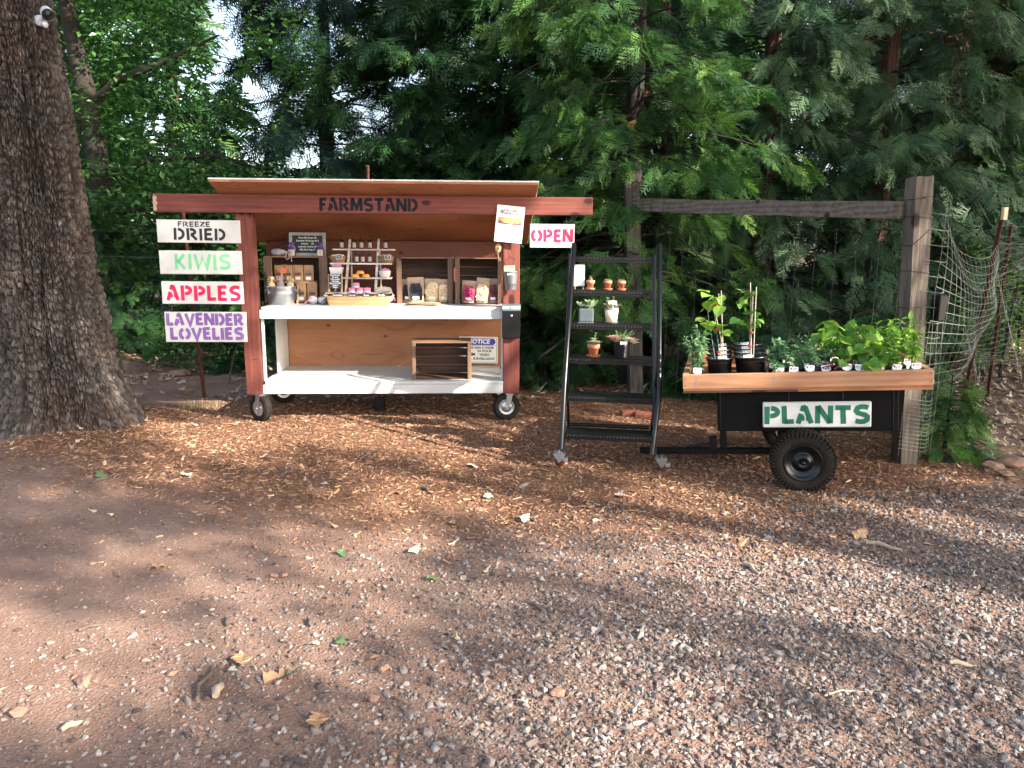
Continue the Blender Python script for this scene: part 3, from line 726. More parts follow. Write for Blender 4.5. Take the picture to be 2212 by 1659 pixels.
def spray_bottle(x, y, z, label):
    b = thing('spray_bottle', x, y, z, label, 'bottle', 'dark spray bottles with cream labels on the white rack')
    MB().lathe([(0, 0), (.0155, 0), (.0165, .004), (.0165, .066), (.013, .074), (.0065, .080), (.0065, .086)], seg=16).build('bottle_body', 'amber', b)
    MB().lathe([(.0168, .010), (.0170, .011), (.0170, .052), (.0168, .053)], seg=16).build('paper_label', 'cork', b)
    MB().lathe([(.0085, .0865), (.0085, .100), (.0055, .101), (.0055, .114), (0, .115)], seg=12).build('spray_cap', 'letter_black', b)
    return b
for x, l_ in ((.786, 'dark spray bottle at the left end of the rack top shelf'), (.897, 'dark spray bottle just right of the left upright, top shelf'), (.961, 'dark spray bottle in the middle of the rack top shelf'), (1.035, 'dark spray bottle just left of the right upright, top shelf'), (1.175, 'dark spray bottle at the right end of the rack top shelf')):
    spray_bottle(x, .40, 1.4895, l_)
for x, l_ in ((.918, 'left of the three spray bottles on the second shelf'), (.972, 'middle one of the three spray bottles on the second shelf'), (1.034, 'right of the three spray bottles on the second shelf')):
    spray_bottle(x, .385, 1.3655, l_)

def basket(x, label, fill, fillmat):
    b = thing('straw_basket', x, .375, 1.3655, label, 'basket', 'straw baskets on the rack with chalk tags')
    m = MB()
    for k in range(7):
        z = .004 + k * .0085; rr = .052 + .017 * (k / 6) ** .7
        m.tube([(rr * math.cos(R(a)), rr * .72 * math.sin(R(a)), z) for a in range(0, 361, 20)], .0048, 5, False)
    m.lathe([(0, .002), (.05, .002)], seg=16, sy=.7); m.build('weave', 'straw', b)
    m = MB(); rd = random.Random(int(x * 100))
    for k in range(16): m.ball((rd.uniform(-.045, .045), rd.uniform(-.03, .03), .056 + rd.uniform(0, .012)), .016, 7, 5, (1, 1, .6))
    m.build(fill, fillmat, b)
    M4 = Matrix.Translation((.022, -.058, .052)) @ Matrix.Rotation(R(-6), 4, 'Y')
    MB().box(-.026, .026, -.001, .001, -.018, .018, M4).build('tag_frame', 'tag', b)
    MB().box(-.023, .023, -.0018, -.0012, -.015, .015, M4).build('tag_slate', 'board', b)
    MB().box(-.016, .016, -.0024, -.002, .003, .006, M4).box(-.008, .008, -.0024, -.002, -.007, -.004, M4).build('tag_writing', 'chalk', b)
basket(.752, 'round straw basket at the left of the second rack shelf', 'contents', 'linen')
basket(1.178, 'straw basket of pinkish bags at the right of the second rack shelf', 'contents', 'gauze')

def frilly(m, c, r, n=9, h=.02):
    for k in range(n):
        a = k * math.tau / n; m.ball((c[0] + r * math.cos(a), c[1] + r * math.sin(a), c[2] + h * .5), r * .42, 7, 5, (1, 1, 1))
    m.ball((c[0], c[1], c[2] + h * .7), r * .7, 9, 6, (1, 1, .8)); return m
p1 = thing('square_pot', .745, .335, 1.2385, 'square white pot with a pink rose soap on the third rack shelf', 'pot')
MB().add([(-.040, -.040, 0), (.040, -.040, 0), (.040, .040, 0), (-.040, .040, 0), (-.056, -.056, .088), (.056, -.056, .088), (.056, .056, .088), (-.056, .056, .088)], [(3, 2, 1, 0), (4, 5, 6, 7), (0, 1, 5, 4), (1, 2, 6, 5), (2, 3, 7, 6), (3, 0, 4, 7)]).build('pot_body', 'sign', p1, .003)
frilly(MB(), (0, 0, .089), .032).build('rose_soap', 'lilac', p1)
p2 = thing('round_bowl', 1.17, .335, 1.2385, 'round white bowl with pink soap at the right of the third rack shelf', 'bowl')
MB().lathe([(0, 0), (.034, 0), (.047, .02), (.054, .052), (.054, .060), (.050, .060), (.046, .03), (0, .02)], seg=24).build('bowl_body', 'sign', p2)
frilly(MB(), (0, 0, .055), .030).build('rose_soap', 'lilac', p2)
def oval_soap(x, z, label):
    s = thing('orange_soap', x, .325, z, label, 'soap', 'orange oval soaps on the rack')
    MB().lathe([(0, 0), (.032, 0), (.035, .004), (.035, .012), (.028, .026), (.018, .030), (0, .0295)], seg=20, sy=.8).build('soap_body', 'orange', s)
oval_soap(.911, 1.2385, 'left orange soap at the base of the little pile'); oval_soap(1.003, 1.2385, 'right orange soap at the base of the little pile'); oval_soap(.956, 1.269, 'orange soap on top of the little pile')
def cupcake(x, z, label):
    s = thing('layered_soap', x, .325, z, label, 'soap', 'pink and mint layered soaps on the lowest rack shelf')
    MB().lathe([(0, 0), (.030, 0), (.0315, .003), (.031, .0135), (0, .0135)], seg=18).build('mint_layer', 'mint', s)
    m = MB().lathe([(.031, .014), (.030, .028), (.026, .032), (0, .032)], seg=18)
    for k in range(8): m.ball((.024 * math.cos(k * math.tau / 8), .024 * math.sin(k * math.tau / 8), .033), .0085, 7, 5)
    m.ball((0, 0, .033), .012, 8, 5); m.build('pink_layer', 'pink', s)
cupcake(.877, 1.107, 'pink and mint soap at the left of the row'); cupcake(.947, 1.107, 'pink and mint soap in the middle of the row'); cupcake(1.011, 1.107, 'pink and mint soap at the right of the row'); cupcake(.914, 1.149, 'pink and mint soap stacked on top of the row')
tw = thing('soap_bag_bundle', 1.168, .33, 1.107, 'bundle of white drawstring pouches hanging over the right rack edge', 'cloth bundle')
m = MB()
for k in range(6): m.tube([(-.075, -.03 + .01 * (k % 3), .010 + .013 * (k // 2)), (0, -.034 + .01 * (k % 3), .018 + .013 * (k // 2)), (.05, -.03, .014 + .012 * (k // 2)), (.072, -.05, -.01), (.078 + .006 * (k % 3), -.055, -.045 - .012 * (k % 3))], [.008, .010, .008, .005, .004], 6)
m.build('folded_cloth', 'linen', tw)
m = MB()
for k in range(3): m.ball((.078 + .007 * k, -.057, -.055 - .010 * (k % 2)), .007, 6, 5)
m.build('red_bead', 'redtape', tw)

ty = thing('soap_tray', .953, .235, CZ, 'long pale pine tray of bath bombs with four black name tags', 'tray')
m = MB()
def slope(a0, a1, b0, b1, h, y0, y1, t=.009):
    return [(a0, y0, 0), (a1, y0, 0), (a1, y0 + t, 0), (a0, y0 + t, 0), (b0, y1, h), (b1, y1, h), (b1, y1 + t, h), (b0, y1 + t, h)]
BF = [(3, 2, 1, 0), (4, 5, 6, 7), (0, 1, 5, 4), (1, 2, 6, 5), (2, 3, 7, 6), (3, 0, 4, 7)]
MB().add(slope(-.250, .250, -.264, .264, .078, -.075, -.083), BF).build('front_board', 'pine', ty, .001)
MB().add(slope(-.250, .250, -.264, .264, .078, .060, .068), BF).build('back_board', 'pine', ty, .001)
MB().box(-.249, .249, -.065, .059, .001, .008).build('tray_floor', 'pine', ty)
for sx_ in (-1, 1):
    MB().add([(sx_ * .250, -.066, 0), (sx_ * .259, -.066, 0), (sx_ * .259, .06, 0), (sx_ * .250, .06, 0), (sx_ * .264, -.073, .078), (sx_ * .273, -.073, .078), (sx_ * .273, .068, .078), (sx_ * .264, .068, .078)], BF).build('end_board', 'pine', ty, .001)
    MB().tube([(sx_ * .268, -.04, .065), (sx_ * .300, -.04, .088), (sx_ * .305, 0, .085), (sx_ * .300, .04, .088), (sx_ * .268, .04, .065)], .004, 6).build('rope_handle', 'linen', ty)
for k, (cm, nm2) in enumerate((('peach', 'bath_bomb'), ('yellow', 'bath_bomb'), ('peach', 'bath_bomb'), ('orange', 'bath_bomb'), ('linen', 'bath_bomb'))):
    for j in range(3):
        MB().ball((-.215 + k * .107 + j * .034 - .01, -.035 + (j % 2) * .03, .056), .024, 10, 7).build(nm2, cm, ty)
for k, (nm2, txt) in enumerate((('name_tag', 'Lavender'), ('name_tag', 'Lemon'), ('name_tag', 'Rose'), ('name_tag', 'Vanilla'))):
    x = -.175 + k * .123 + (.01 if k == 3 else 0); z = .094
    m = MB().prism([(x - .040, z - .022), (x + .040, z - .022), (x + .042, z + .004), (x + .030, z + .016), (x + .018, z + .012), (x, z + .018), (x - .018, z + .012), (x - .030, z + .016), (x - .042, z + .004)], -.068, -.066); m.build(nm2, 'board', ty)
    text_mesh('tag_writing', txt, .022, 'chalk', ty, Matrix.Translation((x, -.0692, z - .004)), .0006)

gb = thing('gauze_bags', .572, .315, CZ, 'two grey gauze bags tied with a pale bow in front of the crate', 'gauze bags')
MB().ball((-.042, 0, .038), .045, 14, 8, (1, .7, .85)).ball((.040, 0, .035), .042, 14, 8, (1, .7, .85)).build('gauze', 'gauze', gb)
MB().tube([(-.10, -.03, .01), (-.07, -.04, .04), (-.05, -.03, .03)], .004, 5).tube([(-.12, -.03, .005), (-.08, -.045, .03), (-.05, -.035, .05)], .003, 5).build('ribbon', 'flowerp', gb)
fp = thing('flat_paper_bags', 1.525, .225, CZ, 'loose stack of flat kraft paper bags on the counter', 'paper bags')
for k in range(6):
    M4 = Matrix.Translation((random.uniform(-.03, .03), random.uniform(-.02, .02), .001 + k * .0042)) @ Matrix.Rotation(random.uniform(-.35, .35), 4, 'Z')
    MB().box(-.135, .135, -.065, .065, 0, .0025, M4).build('paper_bag', 'kraft_p' if k % 2 else 'kraft', fp)

# fruit pouches with windows
def fruit_pouch(x, y, w_, h_, fill, label, slices=None, rz=0, rx=0, ry=0):
    p = thing('fruit_pouch', x, y, CZ + .011, label, 'pouch', 'kraft window pouches of dried fruit', rz, rx, ry)
    t = .055; prof = [(0, t), (.2, t), (.5, t * .9), (.75, t * .55), (.86, t * .12), (1, t * .08)]
    vs = []
    for a, d in prof:
        ww = w_ / 2 * (.92 if a < .5 else 1)
        vs += [(-ww, -d * .1, a * h_), (-ww * .6, -d / 2, a * h_), (ww * .6, -d / 2, a * h_), (ww, -d * .1, a * h_), (ww, d * .1, a * h_), (ww * .6, d / 2, a * h_), (-ww * .6, d / 2, a * h_), (-ww, d * .1, a * h_)]
    fs = [(i * 8 + k, i * 8 + (k + 1) % 8, (i + 1) * 8 + (k + 1) % 8, (i + 1) * 8 + k) for i in range(len(prof) - 1) for k in range(8)] + [tuple(range(7, -1, -1)), tuple(range(40, 48))]
    MB().add(vs, fs).build('pouch_body', 'kraft_p', p, .001)
    rd = random.Random(int(x * 977)); m = MB(); ww = w_ * .34
    MB().prism([(-ww * 1.1, h_ * .08), (ww * 1.1, h_ * .08), (ww * 1.15, h_ * .55), (ww * .8, h_ * .76), (-ww * .8, h_ * .76), (-ww * 1.15, h_ * .55)], -t / 2 - .002, -t / 2 + .002).build('window', fill, p)
    if slices == 'rings':
        for k, (cx, cz, rr) in enumerate(((-.02, .70, .26), (.18, .68, .30), (-.2, .43, .30), (.1, .40, .22), (.05, .16, .30))):
            m.lathe([(rr * w_ * .35, -.001), (rr * w_, -.003), (rr * w_, .002)], (cx * w_, -t / 2 - .003 - .002 * (k % 2), cz * h_), 18, 'Y')
        m.build('citrus_slice', 'cream', p); m = MB()
    for k in range(46):
        zz = rd.uniform(.10, .74) * h_; xx = rd.uniform(-1, 1) * ww * (1 if zz < .6 * h_ else .85)
        M4 = Matrix.Translation((xx, -t / 2 - .002 + (0 if zz < h_ * .5 else (zz / h_ - .5) * .03), zz)) @ Euler((rd.uniform(0, 3), rd.uniform(0, 3), rd.uniform(0, 3))).to_matrix().to_4x4()
        if slices == 'chips': m.box(-.016, .016, -.002, .002, -.006, .006, M4)
        else: m.ball((0, 0, 0), .0085, 6, 4, (1, .8, .7), M4)
    m.build('dried_fruit', fill, p)
    box('price_label', 'tag', -w_ * .20, w_ * .20, -t / 2 - .010, -t / 2 - .0085, h_ * .12, h_ * .24, p, 0)
fruit_pouch(1.352, .53, .11, .205, 'berry', 'narrow blueberry pouch half hidden at the left of its crate')
fruit_pouch(1.437, .48, .150, .225, 'berry', 'large pouch of dark blueberries', ry=R(-2))
fruit_pouch(1.578, .50, .135, .212, 'citrus', 'pouch of pale citrus rings', 'rings')
fruit_pouch(1.678, .50, .105, .207, 'apple', 'pouch of pale apple pieces against the crate side', 'chips', rz=R(8))
fruit_pouch(1.908, .41, .130, .200, 'raspb', 'pouch of bright pink dried fruit', 'chips', ry=R(4))
fruit_pouch(2.030, .40, .120, .225, 'apple', 'pouch of pale and dark mixed slices', 'chips', ry=R(5), rz=R(-10))
fruit_pouch(2.135, .42, .108, .218, 'fig', 'pouch of dark purple dried fruit beside the right post', 'chips')

# notice sign leaning against the lower back panel
nt_ = thing('notice_sign', 2.005, .868, .3555, 'white and blue NOTICE video surveillance sign leaning behind the empty crate', 'sign', rx=R(-6), ry=R(.8))
box('sign_plate', 'notice_w', -.188, .188, 0, .004, 0.03, .290, nt_, .004)
fm = MB()
for a, b, c, d in ((-.178, .178, .2775, .281), (-.178, .178, .039, .0425), (-.178, -.1745, .039, .281), (.1745, .178, .039, .281), (-.178, .178, .202, .205)): fm.box(a, b, -.0012, -.0004, c, d)
fm.build('border_line', 'letter_black', nt_)
MB().prism([(-.165 + .035 * math.cos(R(a)) + .035, .241 + .032 * math.sin(R(a))) for a in range(90, 271, 15)] + [(.165 - .035 + .035 * math.cos(R(a)), .241 + .032 * math.sin(R(a))) for a in range(-90, 91, 15)], -.0016, -.0008).build('blue_banner', 'notice_b', nt_)
text_mesh('lettering', 'NOTICE', .060, 'tag', nt_, Matrix.Translation((0, -.0024, .241)) @ Matrix(((1, 0, .18, 0), (0, 1, 0, 0), (0, 0, 1, 0), (0, 0, 0, 1))), .0022)
for s_, z, sz, xx in (('THIS AREA IS UNDER', .182, .027, .022), ('24 HOUR', .150, .034, .058), ('VIDEO', .112, .034, .058), ('SURVEILLANCE', .074, .031, .050)):
    text_mesh('lettering', s_, sz, 'letter_black', nt_, Matrix.Translation((xx, -.0014, z)), .0010)
MB().box(-.13, -.06, -.0016, -.0010, .10, .135).prism([(-.06, .11), (-.035, .105), (-.035, .13), (-.06, .125)], -.0016, -.001).build('camera_pictogram', 'letter_black', nt_)
# small black block under the stand
bl = thing('black_block', 1.078, .50, .0, 'small black box on the ground beneath the middle of the stand', 'box')
box('block', 'black', -.048, .048, -.05, .05, 0, .13, bl, .006); MB().cyl((0, 0, .13), (0, 0, .33), .012, seg=8).build('prop_rod', 'rust', bl)

# ------------------------------------------------------------------ leaf, spray and stone templates; scattering
def leaf_tmpl(prof, fold=.25, droop=.3, L=1.0):
    n = len(prof); V = []
    for i, wd in enumerate(prof):
        t = i / (n - 1); z = -droop * t * t
        V += [(-wd, t * L, z + fold * wd), (0, t * L, z), (wd, t * L, z + fold * wd)]
    F = []
    for i in range(n - 1):
        a = i * 3; F += [(a, a + 1, a + 4, a + 3), (a + 1, a + 2, a + 5, a + 4)]
    return np.array(V, float), np.array(F)
OVATE = leaf_tmpl([.02, .22, .27, .18, .01], .25, .25)
LANCE = leaf_tmpl([.02, .12, .16, .11, .01], .2, .45)
HEART = leaf_tmpl([.10, .44, .46, .30, .02], .15, .35)
SMALL = (np.array([(0, 0, 0), (-.28, .5, .06), (0, 1, -.08), (.28, .5, .06)], float), np.array([(0, 1, 2, 3)]))
OAKL = leaf_tmpl([.02, .08, .11, .24, .17, .30, .33, .24, .34, .31, .20, .25, .15, .03], .2, .15)
OAKS = leaf_tmpl([.04, .30, .14, .03], .35, .2)
OAKS = (OAKS[0] + rng.normal(size=OAKS[0].shape) * [.05, .03, .05], OAKS[1])

def spray_tmpl(seed, n=8, sub=3, ang=40, wl=.017):
    """flat fan of a conifer twig: axis, side twigs and their short tips, all single triangles"""
    r = np.random.default_rng(seed); T = []
    def tri(p, d, L, w_):
        p = np.array(p, float); d = np.array(d, float); d /= np.linalg.norm(d); s_ = np.array([-d[1], d[0], 0.0])
        T.append([p - s_ * w_, p + s_ * w_, p + d * L])
    cur = lambda t: np.array([.06 * math.sin(t * 3 + seed), t, -.28 * t * t])
    for k in range(4):
        a, b = cur(k / 4), cur((k + 1) / 4); tri(a, b - a, np.linalg.norm(b - a) * 1.15, wl * .8)
    for k in range(n):
        t = .08 + .9 * k / n
        for sd_ in (-1, 1):
            tt = min(1, t + (.04 if sd_ > 0 else 0)); L = (.50 * (1 - tt) ** .75 + .10) * r.uniform(.8, 1.2)
            a = R(ang + r.uniform(-8, 8)) * sd_
            d = np.array([math.sin(a), math.cos(a), r.uniform(-.35, .05)]); p = cur(tt)
            tri(p, d, L, wl)
            for j in range(sub if L > .2 else 1):
                q = p + d * L * (.25 + .6 * j / max(sub, 1))
                for s2 in (-1, 1):
                    a2 = a + s2 * R(36 + r.uniform(-6, 6)); tri(q, (math.sin(a2), math.cos(a2), r.uniform(-.3, .1)), L * .36 * (1 - .45 * j / max(sub, 1)), wl * .85)
    T = np.array(T); V = T.reshape(-1, 3); F = np.arange(len(V)).reshape(-1, 3)
    return V, F
SPRAYS = [spray_tmpl(s) for s in range(6)]
SPRAYS_LO = [spray_tmpl(s + 20, 7, 1, 40, .028) for s in range(5)]
SPRAYS_FAR = [spray_tmpl(s + 60, 7, 0, 40, .042) for s in range(4)]
NEEDLE = [spray_tmpl(s + 40, 12, 0, 62, .015) for s in range(4)]

def basis(d, up=None, roll=None):
    """rotation matrices whose y axis runs along d and whose z axis is as near as possible to up"""
    d = d / np.linalg.norm(d, axis=1, keepdims=True)
    if up is None: up = np.tile([0, 0, 1.0], (len(d), 1))
    x = np.cross(d, up); nx = np.linalg.norm(x, axis=1, keepdims=True); x = np.where(nx < 1e-4, [1, 0, 0], x / np.maximum(nx, 1e-6))
    z = np.cross(x, d)
    if roll is not None:
        c, s_ = np.cos(roll)[:, None], np.sin(roll)[:, None]; x, z = x * c + z * s_, z * c - x * s_
    return np.stack([x, d, z], axis=2)

def scatter(name, tmpls, P, B, s, mat, parent=None, tint=None, smooth=False, tv=.0):
    """one mesh of many copies of the templates at P, turned by B, sized s"""
    n = len(P); ks = rng.integers(0, len(tmpls), n); Vs, Fs, Ts = [], [], []; off = 0
    if np.ndim(s) == 1: s = s[:, None]
    if tint is None: tint = rng.random(n)
    for k, (V, F) in enumerate(tmpls):
        i = np.where(ks == k)[0]
        if not len(i): continue
        W = np.einsum('nij,vj->nvi', B[i], V) * s[i][:, None, :] + P[i][:, None, :] if s.shape[1] == 1 else np.einsum('nij,nvj->nvi', B[i], V[None] * s[i][:, None, :]) + P[i][:, None, :]
        m = len(V); Vs.append(W.reshape(-1, 3))
        Fs.append((F[None] + (np.arange(len(i)) * m)[:, None, None]).reshape(-1, F.shape[1]) + off); off += len(i) * m
        Ts.append(np.repeat(tint[i], m) + (rng.random(len(i) * m) - .5) * tv)
    if not Vs: return None
    return np_mesh(name, np.concatenate(Vs), np.concatenate(Fs), mat, parent, np.clip(np.concatenate(Ts), 0, 1), smooth)

def rand_dirs(n, up_bias=0.0):
    d = rng.normal(size=(n, 3)); d /= np.linalg.norm(d, axis=1, keepdims=True); d[:, 2] += up_bias; return d / np.linalg.norm(d, axis=1, keepdims=True)

def sstep(a, b, x): t = np.clip((x - a) / (b - a), 0, 1); return t * t * (3 - 2 * t)
_lat = rng.random((64, 64))
def vnoise(x, y, s=1.0):
    x = np.asarray(x) / s; y = np.asarray(y) / s; xi = np.floor(x).astype(int); yi = np.floor(y).astype(int); fx = x - xi; fy = y - yi
    fx = fx * fx * (3 - 2 * fx); fy = fy * fy * (3 - 2 * fy); g = lambda a, b: _lat[a % 64, b % 64]
    return (g(xi, yi) * (1 - fx) + g(xi + 1, yi) * fx) * (1 - fy) + (g(xi, yi + 1) * (1 - fx) + g(xi + 1, yi + 1) * fx) * fy

# ------------------------------------------------------------------ ROLLING LADDER
LA = R(-7.6)
ld = empty('rolling_ladder', (.655, 5.15, 0), (0, R(.5), LA), 'black steel rolling step ladder used as a plant stand', 'step ladder')
LM = (Matrix.Translation((.655, 5.15, 0)) @ Euler((0, R(.5), LA)).to_matrix().to_4x4())
LI = LM.inverted()
TR = [(c_ + .014, y_, z_) for c_, y_, z_ in [(-.004, 0, .240), (-.008, .13, .482), (-.015, .27, .731), (-.022, .40, .964), (-.030, .53, 1.198), (-.038, .65, 1.441)]]
for cx, y, z in TR:
    t = MB().box(cx - .298, cx + .298, y, y + (.19 if z < 1.4 else .05), z - .005, z)
    t.box(cx - .298, cx + .298, y - .004, y, z - .042, z); t.box(cx - .298, cx + .298, y + (.186 if z < 1.4 else .046), y + (.19 if z < 1.4 else .05), z - .03, z - .005)
    tr = t.build('step', 'black', ld, .0015)
    b = MB()
    for k in range(26):
        x = cx - .288 + k * .0229
        b.ball((x, y - .0045, z - .018), .0085, 6, 4, (1, .35, .9)); b.ball((x + .008, y - .004, z - .010), .005, 5, 4, (1, .4, .8))
        if z < 1.4:
            for j in range(6): b.ball((x + (.011 if j % 2 else 0), y + .02 + j * .028, z), .006, 5, 3, (1.5, .6, .3))
    tag(b.build('tread_pattern', 'black', tr), kind='stuff')
def wl(p): return LI @ Vector(p)
for sd_, pts in ((-1, [(.452, 5.78, 1.52), (.450, 5.75, 1.535), (.363, 5.25, .549), (.341, 5.15, .138)]), (1, [(1.085, 5.78, 1.52), (1.080, 5.75, 1.535), (1.013, 5.20, .520), (.960, 5.10, .116)])):
    MB().tube([wl(p) for p in pts], .0175, 12).build('handrail', 'black', ld)
    x = -.298 if sd_ < 0 else .328; wd_ = .008 if sd_ < 0 else .013
    m = MB(); m.add([(x - wd_, .0, .09), (x + wd_, .0, .09), (x + wd_, .035, .09), (x - wd_, .035, .09), (x - .036 - wd_, .66, 1.46), (x - .036 + wd_, .66, 1.46), (x - .036 + wd_, .70, 1.46), (x - .036 - wd_, .70, 1.46)], BF)
    m.build('stringer', 'black', ld, .002)
    MB().tube([(x, .17, .66), (x * .98, .43, .20), (x * .98, .50, .07)], .010, 8).build('rear_strut', 'black', ld)
    c = MB().box(x - .055 if sd_ < 0 else x + .0, x + .0 if sd_ < 0 else x + .075, -.03, .04, .098, .104)
    cx = x - .03 if sd_ < 0 else x + .045
    c.prism([(cx - .045, .096), (cx + .045, .096), (cx + .02, .045), (cx - .0, .030)], -.028, -.024).prism([(cx - .045, .096), (cx + .045, .096), (cx + .02, .045), (cx - .0, .030)], .020, .024)
    c.cyl((cx - .03, -.02, .104), (cx - .03, -.02, .12), .006, seg=6).cyl((cx + .0, -.02, .104), (cx + .0, -.02, .125), .006, seg=6)
    cc = c.build('caster', 'steel_d', ld, .001)
    MB().lathe([(0, -.016), (.036, -.016), (.038, -.008), (.038, .008), (.036, .016), (0, .016)], (cx + .008, 0, .038), 18, 'Y').build('wheel', 'rust', cc)
    MB().box(cx + .028, cx + .062, -.03, .02, .040, .066, ).build('brake_pedal', 'steel', cc, .003)
MB().tube([(-.30, .43, .205), (.30, .43, .205)], .014, 8).build('rear_bar', 'black', ld)

def lthing(name, i, dx, dy, label, cat, group=None, rz=0, rx=0):
    cx, y, z = TR[i]
    p = LM @ Vector((cx + dx, y + dy, z + .0012)); return empty(name, p, (rx, 0, LA + rz), label, cat, group)

def clay_pot(p, s, mat='terra', saucer=True, h=.075):
    k = s; z0 = .008 if saucer else 0
    if saucer: MB().lathe([(0, 0), (.034 * k, 0), (.040 * k, .010), (.042 * k, .014), (.038 * k, .014), (.034 * k, .006), (0, .006)], seg=22).build('saucer', mat, p)
    MB().lathe([(0, z0), (.022 * k, z0), (.030 * k, z0 + h * .62), (.0355 * k, z0 + h * .62), (.038 * k, z0 + h), (.034 * k, z0 + h), (.031 * k, z0 + h * .8), (0, z0 + h * .8)], seg=22).build('pot', mat, p)
    MB().lathe([(0, z0 + h * .86), (.032 * k, z0 + h * .86)], seg=14).build('soil', 'soil', p)
    return z0 + h * .86

def rosette(P, B, S, Tn, c, r, n, tilt, col, up=(0, 0, 1)):
    for k in range(n):
        a = k * 2.4; e = tilt * (1 - k / n * .3) + (k / n) * .9
        d = np.array([math.cos(a) * math.cos(e), math.sin(a) * math.cos(e), math.sin(e)])
        P.append(c); B.append(d); S.append(r * (1 - .5 * k / n)); Tn.append(col + random.uniform(-.1, .1))
FLESHY = leaf_tmpl([.05, .16, .22, .20, .03], .45, .02)
def succulents(name, parent, specs, mat='succ'):
    P, D, Sz, Tn = [], [], [], []
    for c, r, n, tilt, col in specs: rosette(P, D, Sz, Tn, c, r, n, tilt, col)
    return scatter(name, [FLESHY], np.array(P, float), basis(np.array(D)), np.array(Sz), mat, parent, np.clip(np.array(Tn), 0, 1))

for k, (dx, lab) in enumerate(((-.150, 'small terracotta pot on a saucer with a round yellow cactus'), (-.022, 'small terracotta pot on a saucer with a bushy yellow cactus'), (.078, 'small terracotta pot on a saucer with a pale rosette succulent'))):
    p = lthing('potted_cactus', 4, dx, .055, lab, 'potted cactus', 'small terracotta pots on the upper ladder step', rz=.3 * k)
    zt = clay_pot(p, .85, 'terra' if k else 'terra_l', True, .062)
    if k == 0: MB().ball((0, 0, zt + .012), .017, 12, 8, (1, 1, 1.1)).build('cactus', 'olive', p); succulents('spines', p, [((0, 0, zt + .026), .016, 14, .9, .6)])
    else: succulents('foliage', p, [((.010 * math.cos(j * 1.3), .010 * math.sin(j * 1.3), zt + .002), .030 - .004 * k, 12, .7, .45 + .15 * (k == 2)) for j in range(5)])
cd = lthing('framed_card', 4, -.235, .060, 'white framed card leaning beside the left ladder rail', 'framed card', rx=R(-12), rz=R(6))
box('frame', 'sign', -.042, .042, 0, .012, .025, .185, cd, .002); MB().box(-.036, .036, -.0012, -.0005, .032, .178).build('card', 'paper', cd)
MB().lathe([(.010, -.0024), (.015, -.0024), (.015, -.0018)], (0, 0, .085), 16, 'Y').box(-.012, .012, -.0024, -.0018, .13, .134).build('printed_face', 'gauze', cd)
MB().tube([(-.03, -.012, 0), (-.03, .0, .028)], .004, 6).tube([(.03, -.012, 0), (.03, .0, .028)], .004, 6).build('easel_foot', 'pine', cd)

gp = lthing('square_planter', 3, -.180, .09, 'blue grey square pot of leafy succulents on the ladder', 'planter', rz=R(4))
MB().box(-.055, .055, -.045, .045, .004, .105).build('pot', 'slate', gp, .012, 3); MB().box(-.057, .057, -.047, .047, 0, .0038).build('saucer', 'potgrey', gp, .001)
succulents('foliage', gp, [((-.035, -.01, .105), .055, 14, .5, .35), ((.03, 0, .105), .085, 16, .8, .45), ((.0, -.02, .105), .05, 12, .4, .3), ((-.045, .02, .105), .06, 10, .9, .55), ((.02, -.03, .105), .045, 12, .5, .8), ((.045, .02, .105), .06, 12, .8, .4)])
cp = lthing('round_planter', 3, .005, .085, 'cream glazed pot with grey rim and saucer holding succulents', 'planter')
MB().lathe([(0, .008), (.040, .008), (.0505, .098), (.0475, .098), (.04, .08), (0, .08)], seg=28).build('pot', 'cream', cp)
MB().lathe([(.0508, .0985), (.053, .114), (.048, .114), (.046, .0985), (.0508, .0985)], seg=28).build('rim', 'potgrey', cp)
MB().lathe([(0, 0), (.046, 0), (.051, .010), (.052, .012), (.046, .012), (.044, .006), (0, .006)], seg=28).build('saucer', 'potgrey', cp)
succulents('foliage', cp, [((-.02, 0, .11), .06, 16, .5, .85), ((.025, 0, .11), .055, 14, .5, .8), ((0, -.02, .11), .06, 14, .6, .5), ((-.03, .01, .13), .04, 14, 1.2, .2), ((-.03, .01, .16), .03, 12, 1.2, .2), ((.012, .01, .14), .035, 12, 1.2, .15), ((.012, .01, .17), .025, 12, 1.3, .1)])
MB().tube([(.01, -.03, .11), (.012, -.034, .15)], .002, 5).build('tag_stick', 'tag', cp); box('plant_tag', 'tag', -.022, .036, -.038, -.036, .135, .165, cp, .001)
tp = lthing('terracotta_planter', 2, -.120, .075, 'terracotta pot of pale succulents lower left on the ladder', 'planter', rz=.3)
zt = clay_pot(tp, 1.25, 'terra', True, .085)
succulents('foliage', tp, [((0, 0, zt), .045, 14, .6, .6), ((-.025, -.01, zt + .01), .04, 12, .5, .3), ((.028, -.01, zt + .01), .045, 14, .5, .75), ((0, .01, zt + .025), .045, 14, .7, .5), ((.01, 0, zt + .055), .025, 12, 1.1, .1), ((.016, 0, zt + .075), .02, 12, 1.2, .1), ((-.01, -.02, zt + .02), .035, 12, .4, .85)])
bb = lthing('black_basket', 2, .080, .085, 'black woven pot of purple and green succulents on the ladder', 'planter')
m = MB()
for k in range(11): m.tube([((.043 + .008 * (k / 10)) * math.cos(R(a)), (.043 + .008 * (k / 10)) * math.sin(R(a)), .006 + k * .0095) for a in range(0, 361, 24)], .0058, 5)
m.lathe([(0, .004), (.04, .004)], seg=14).lathe([(0, .1), (.045, .1)], seg=14); m.build('woven_pot', 'black', bb)
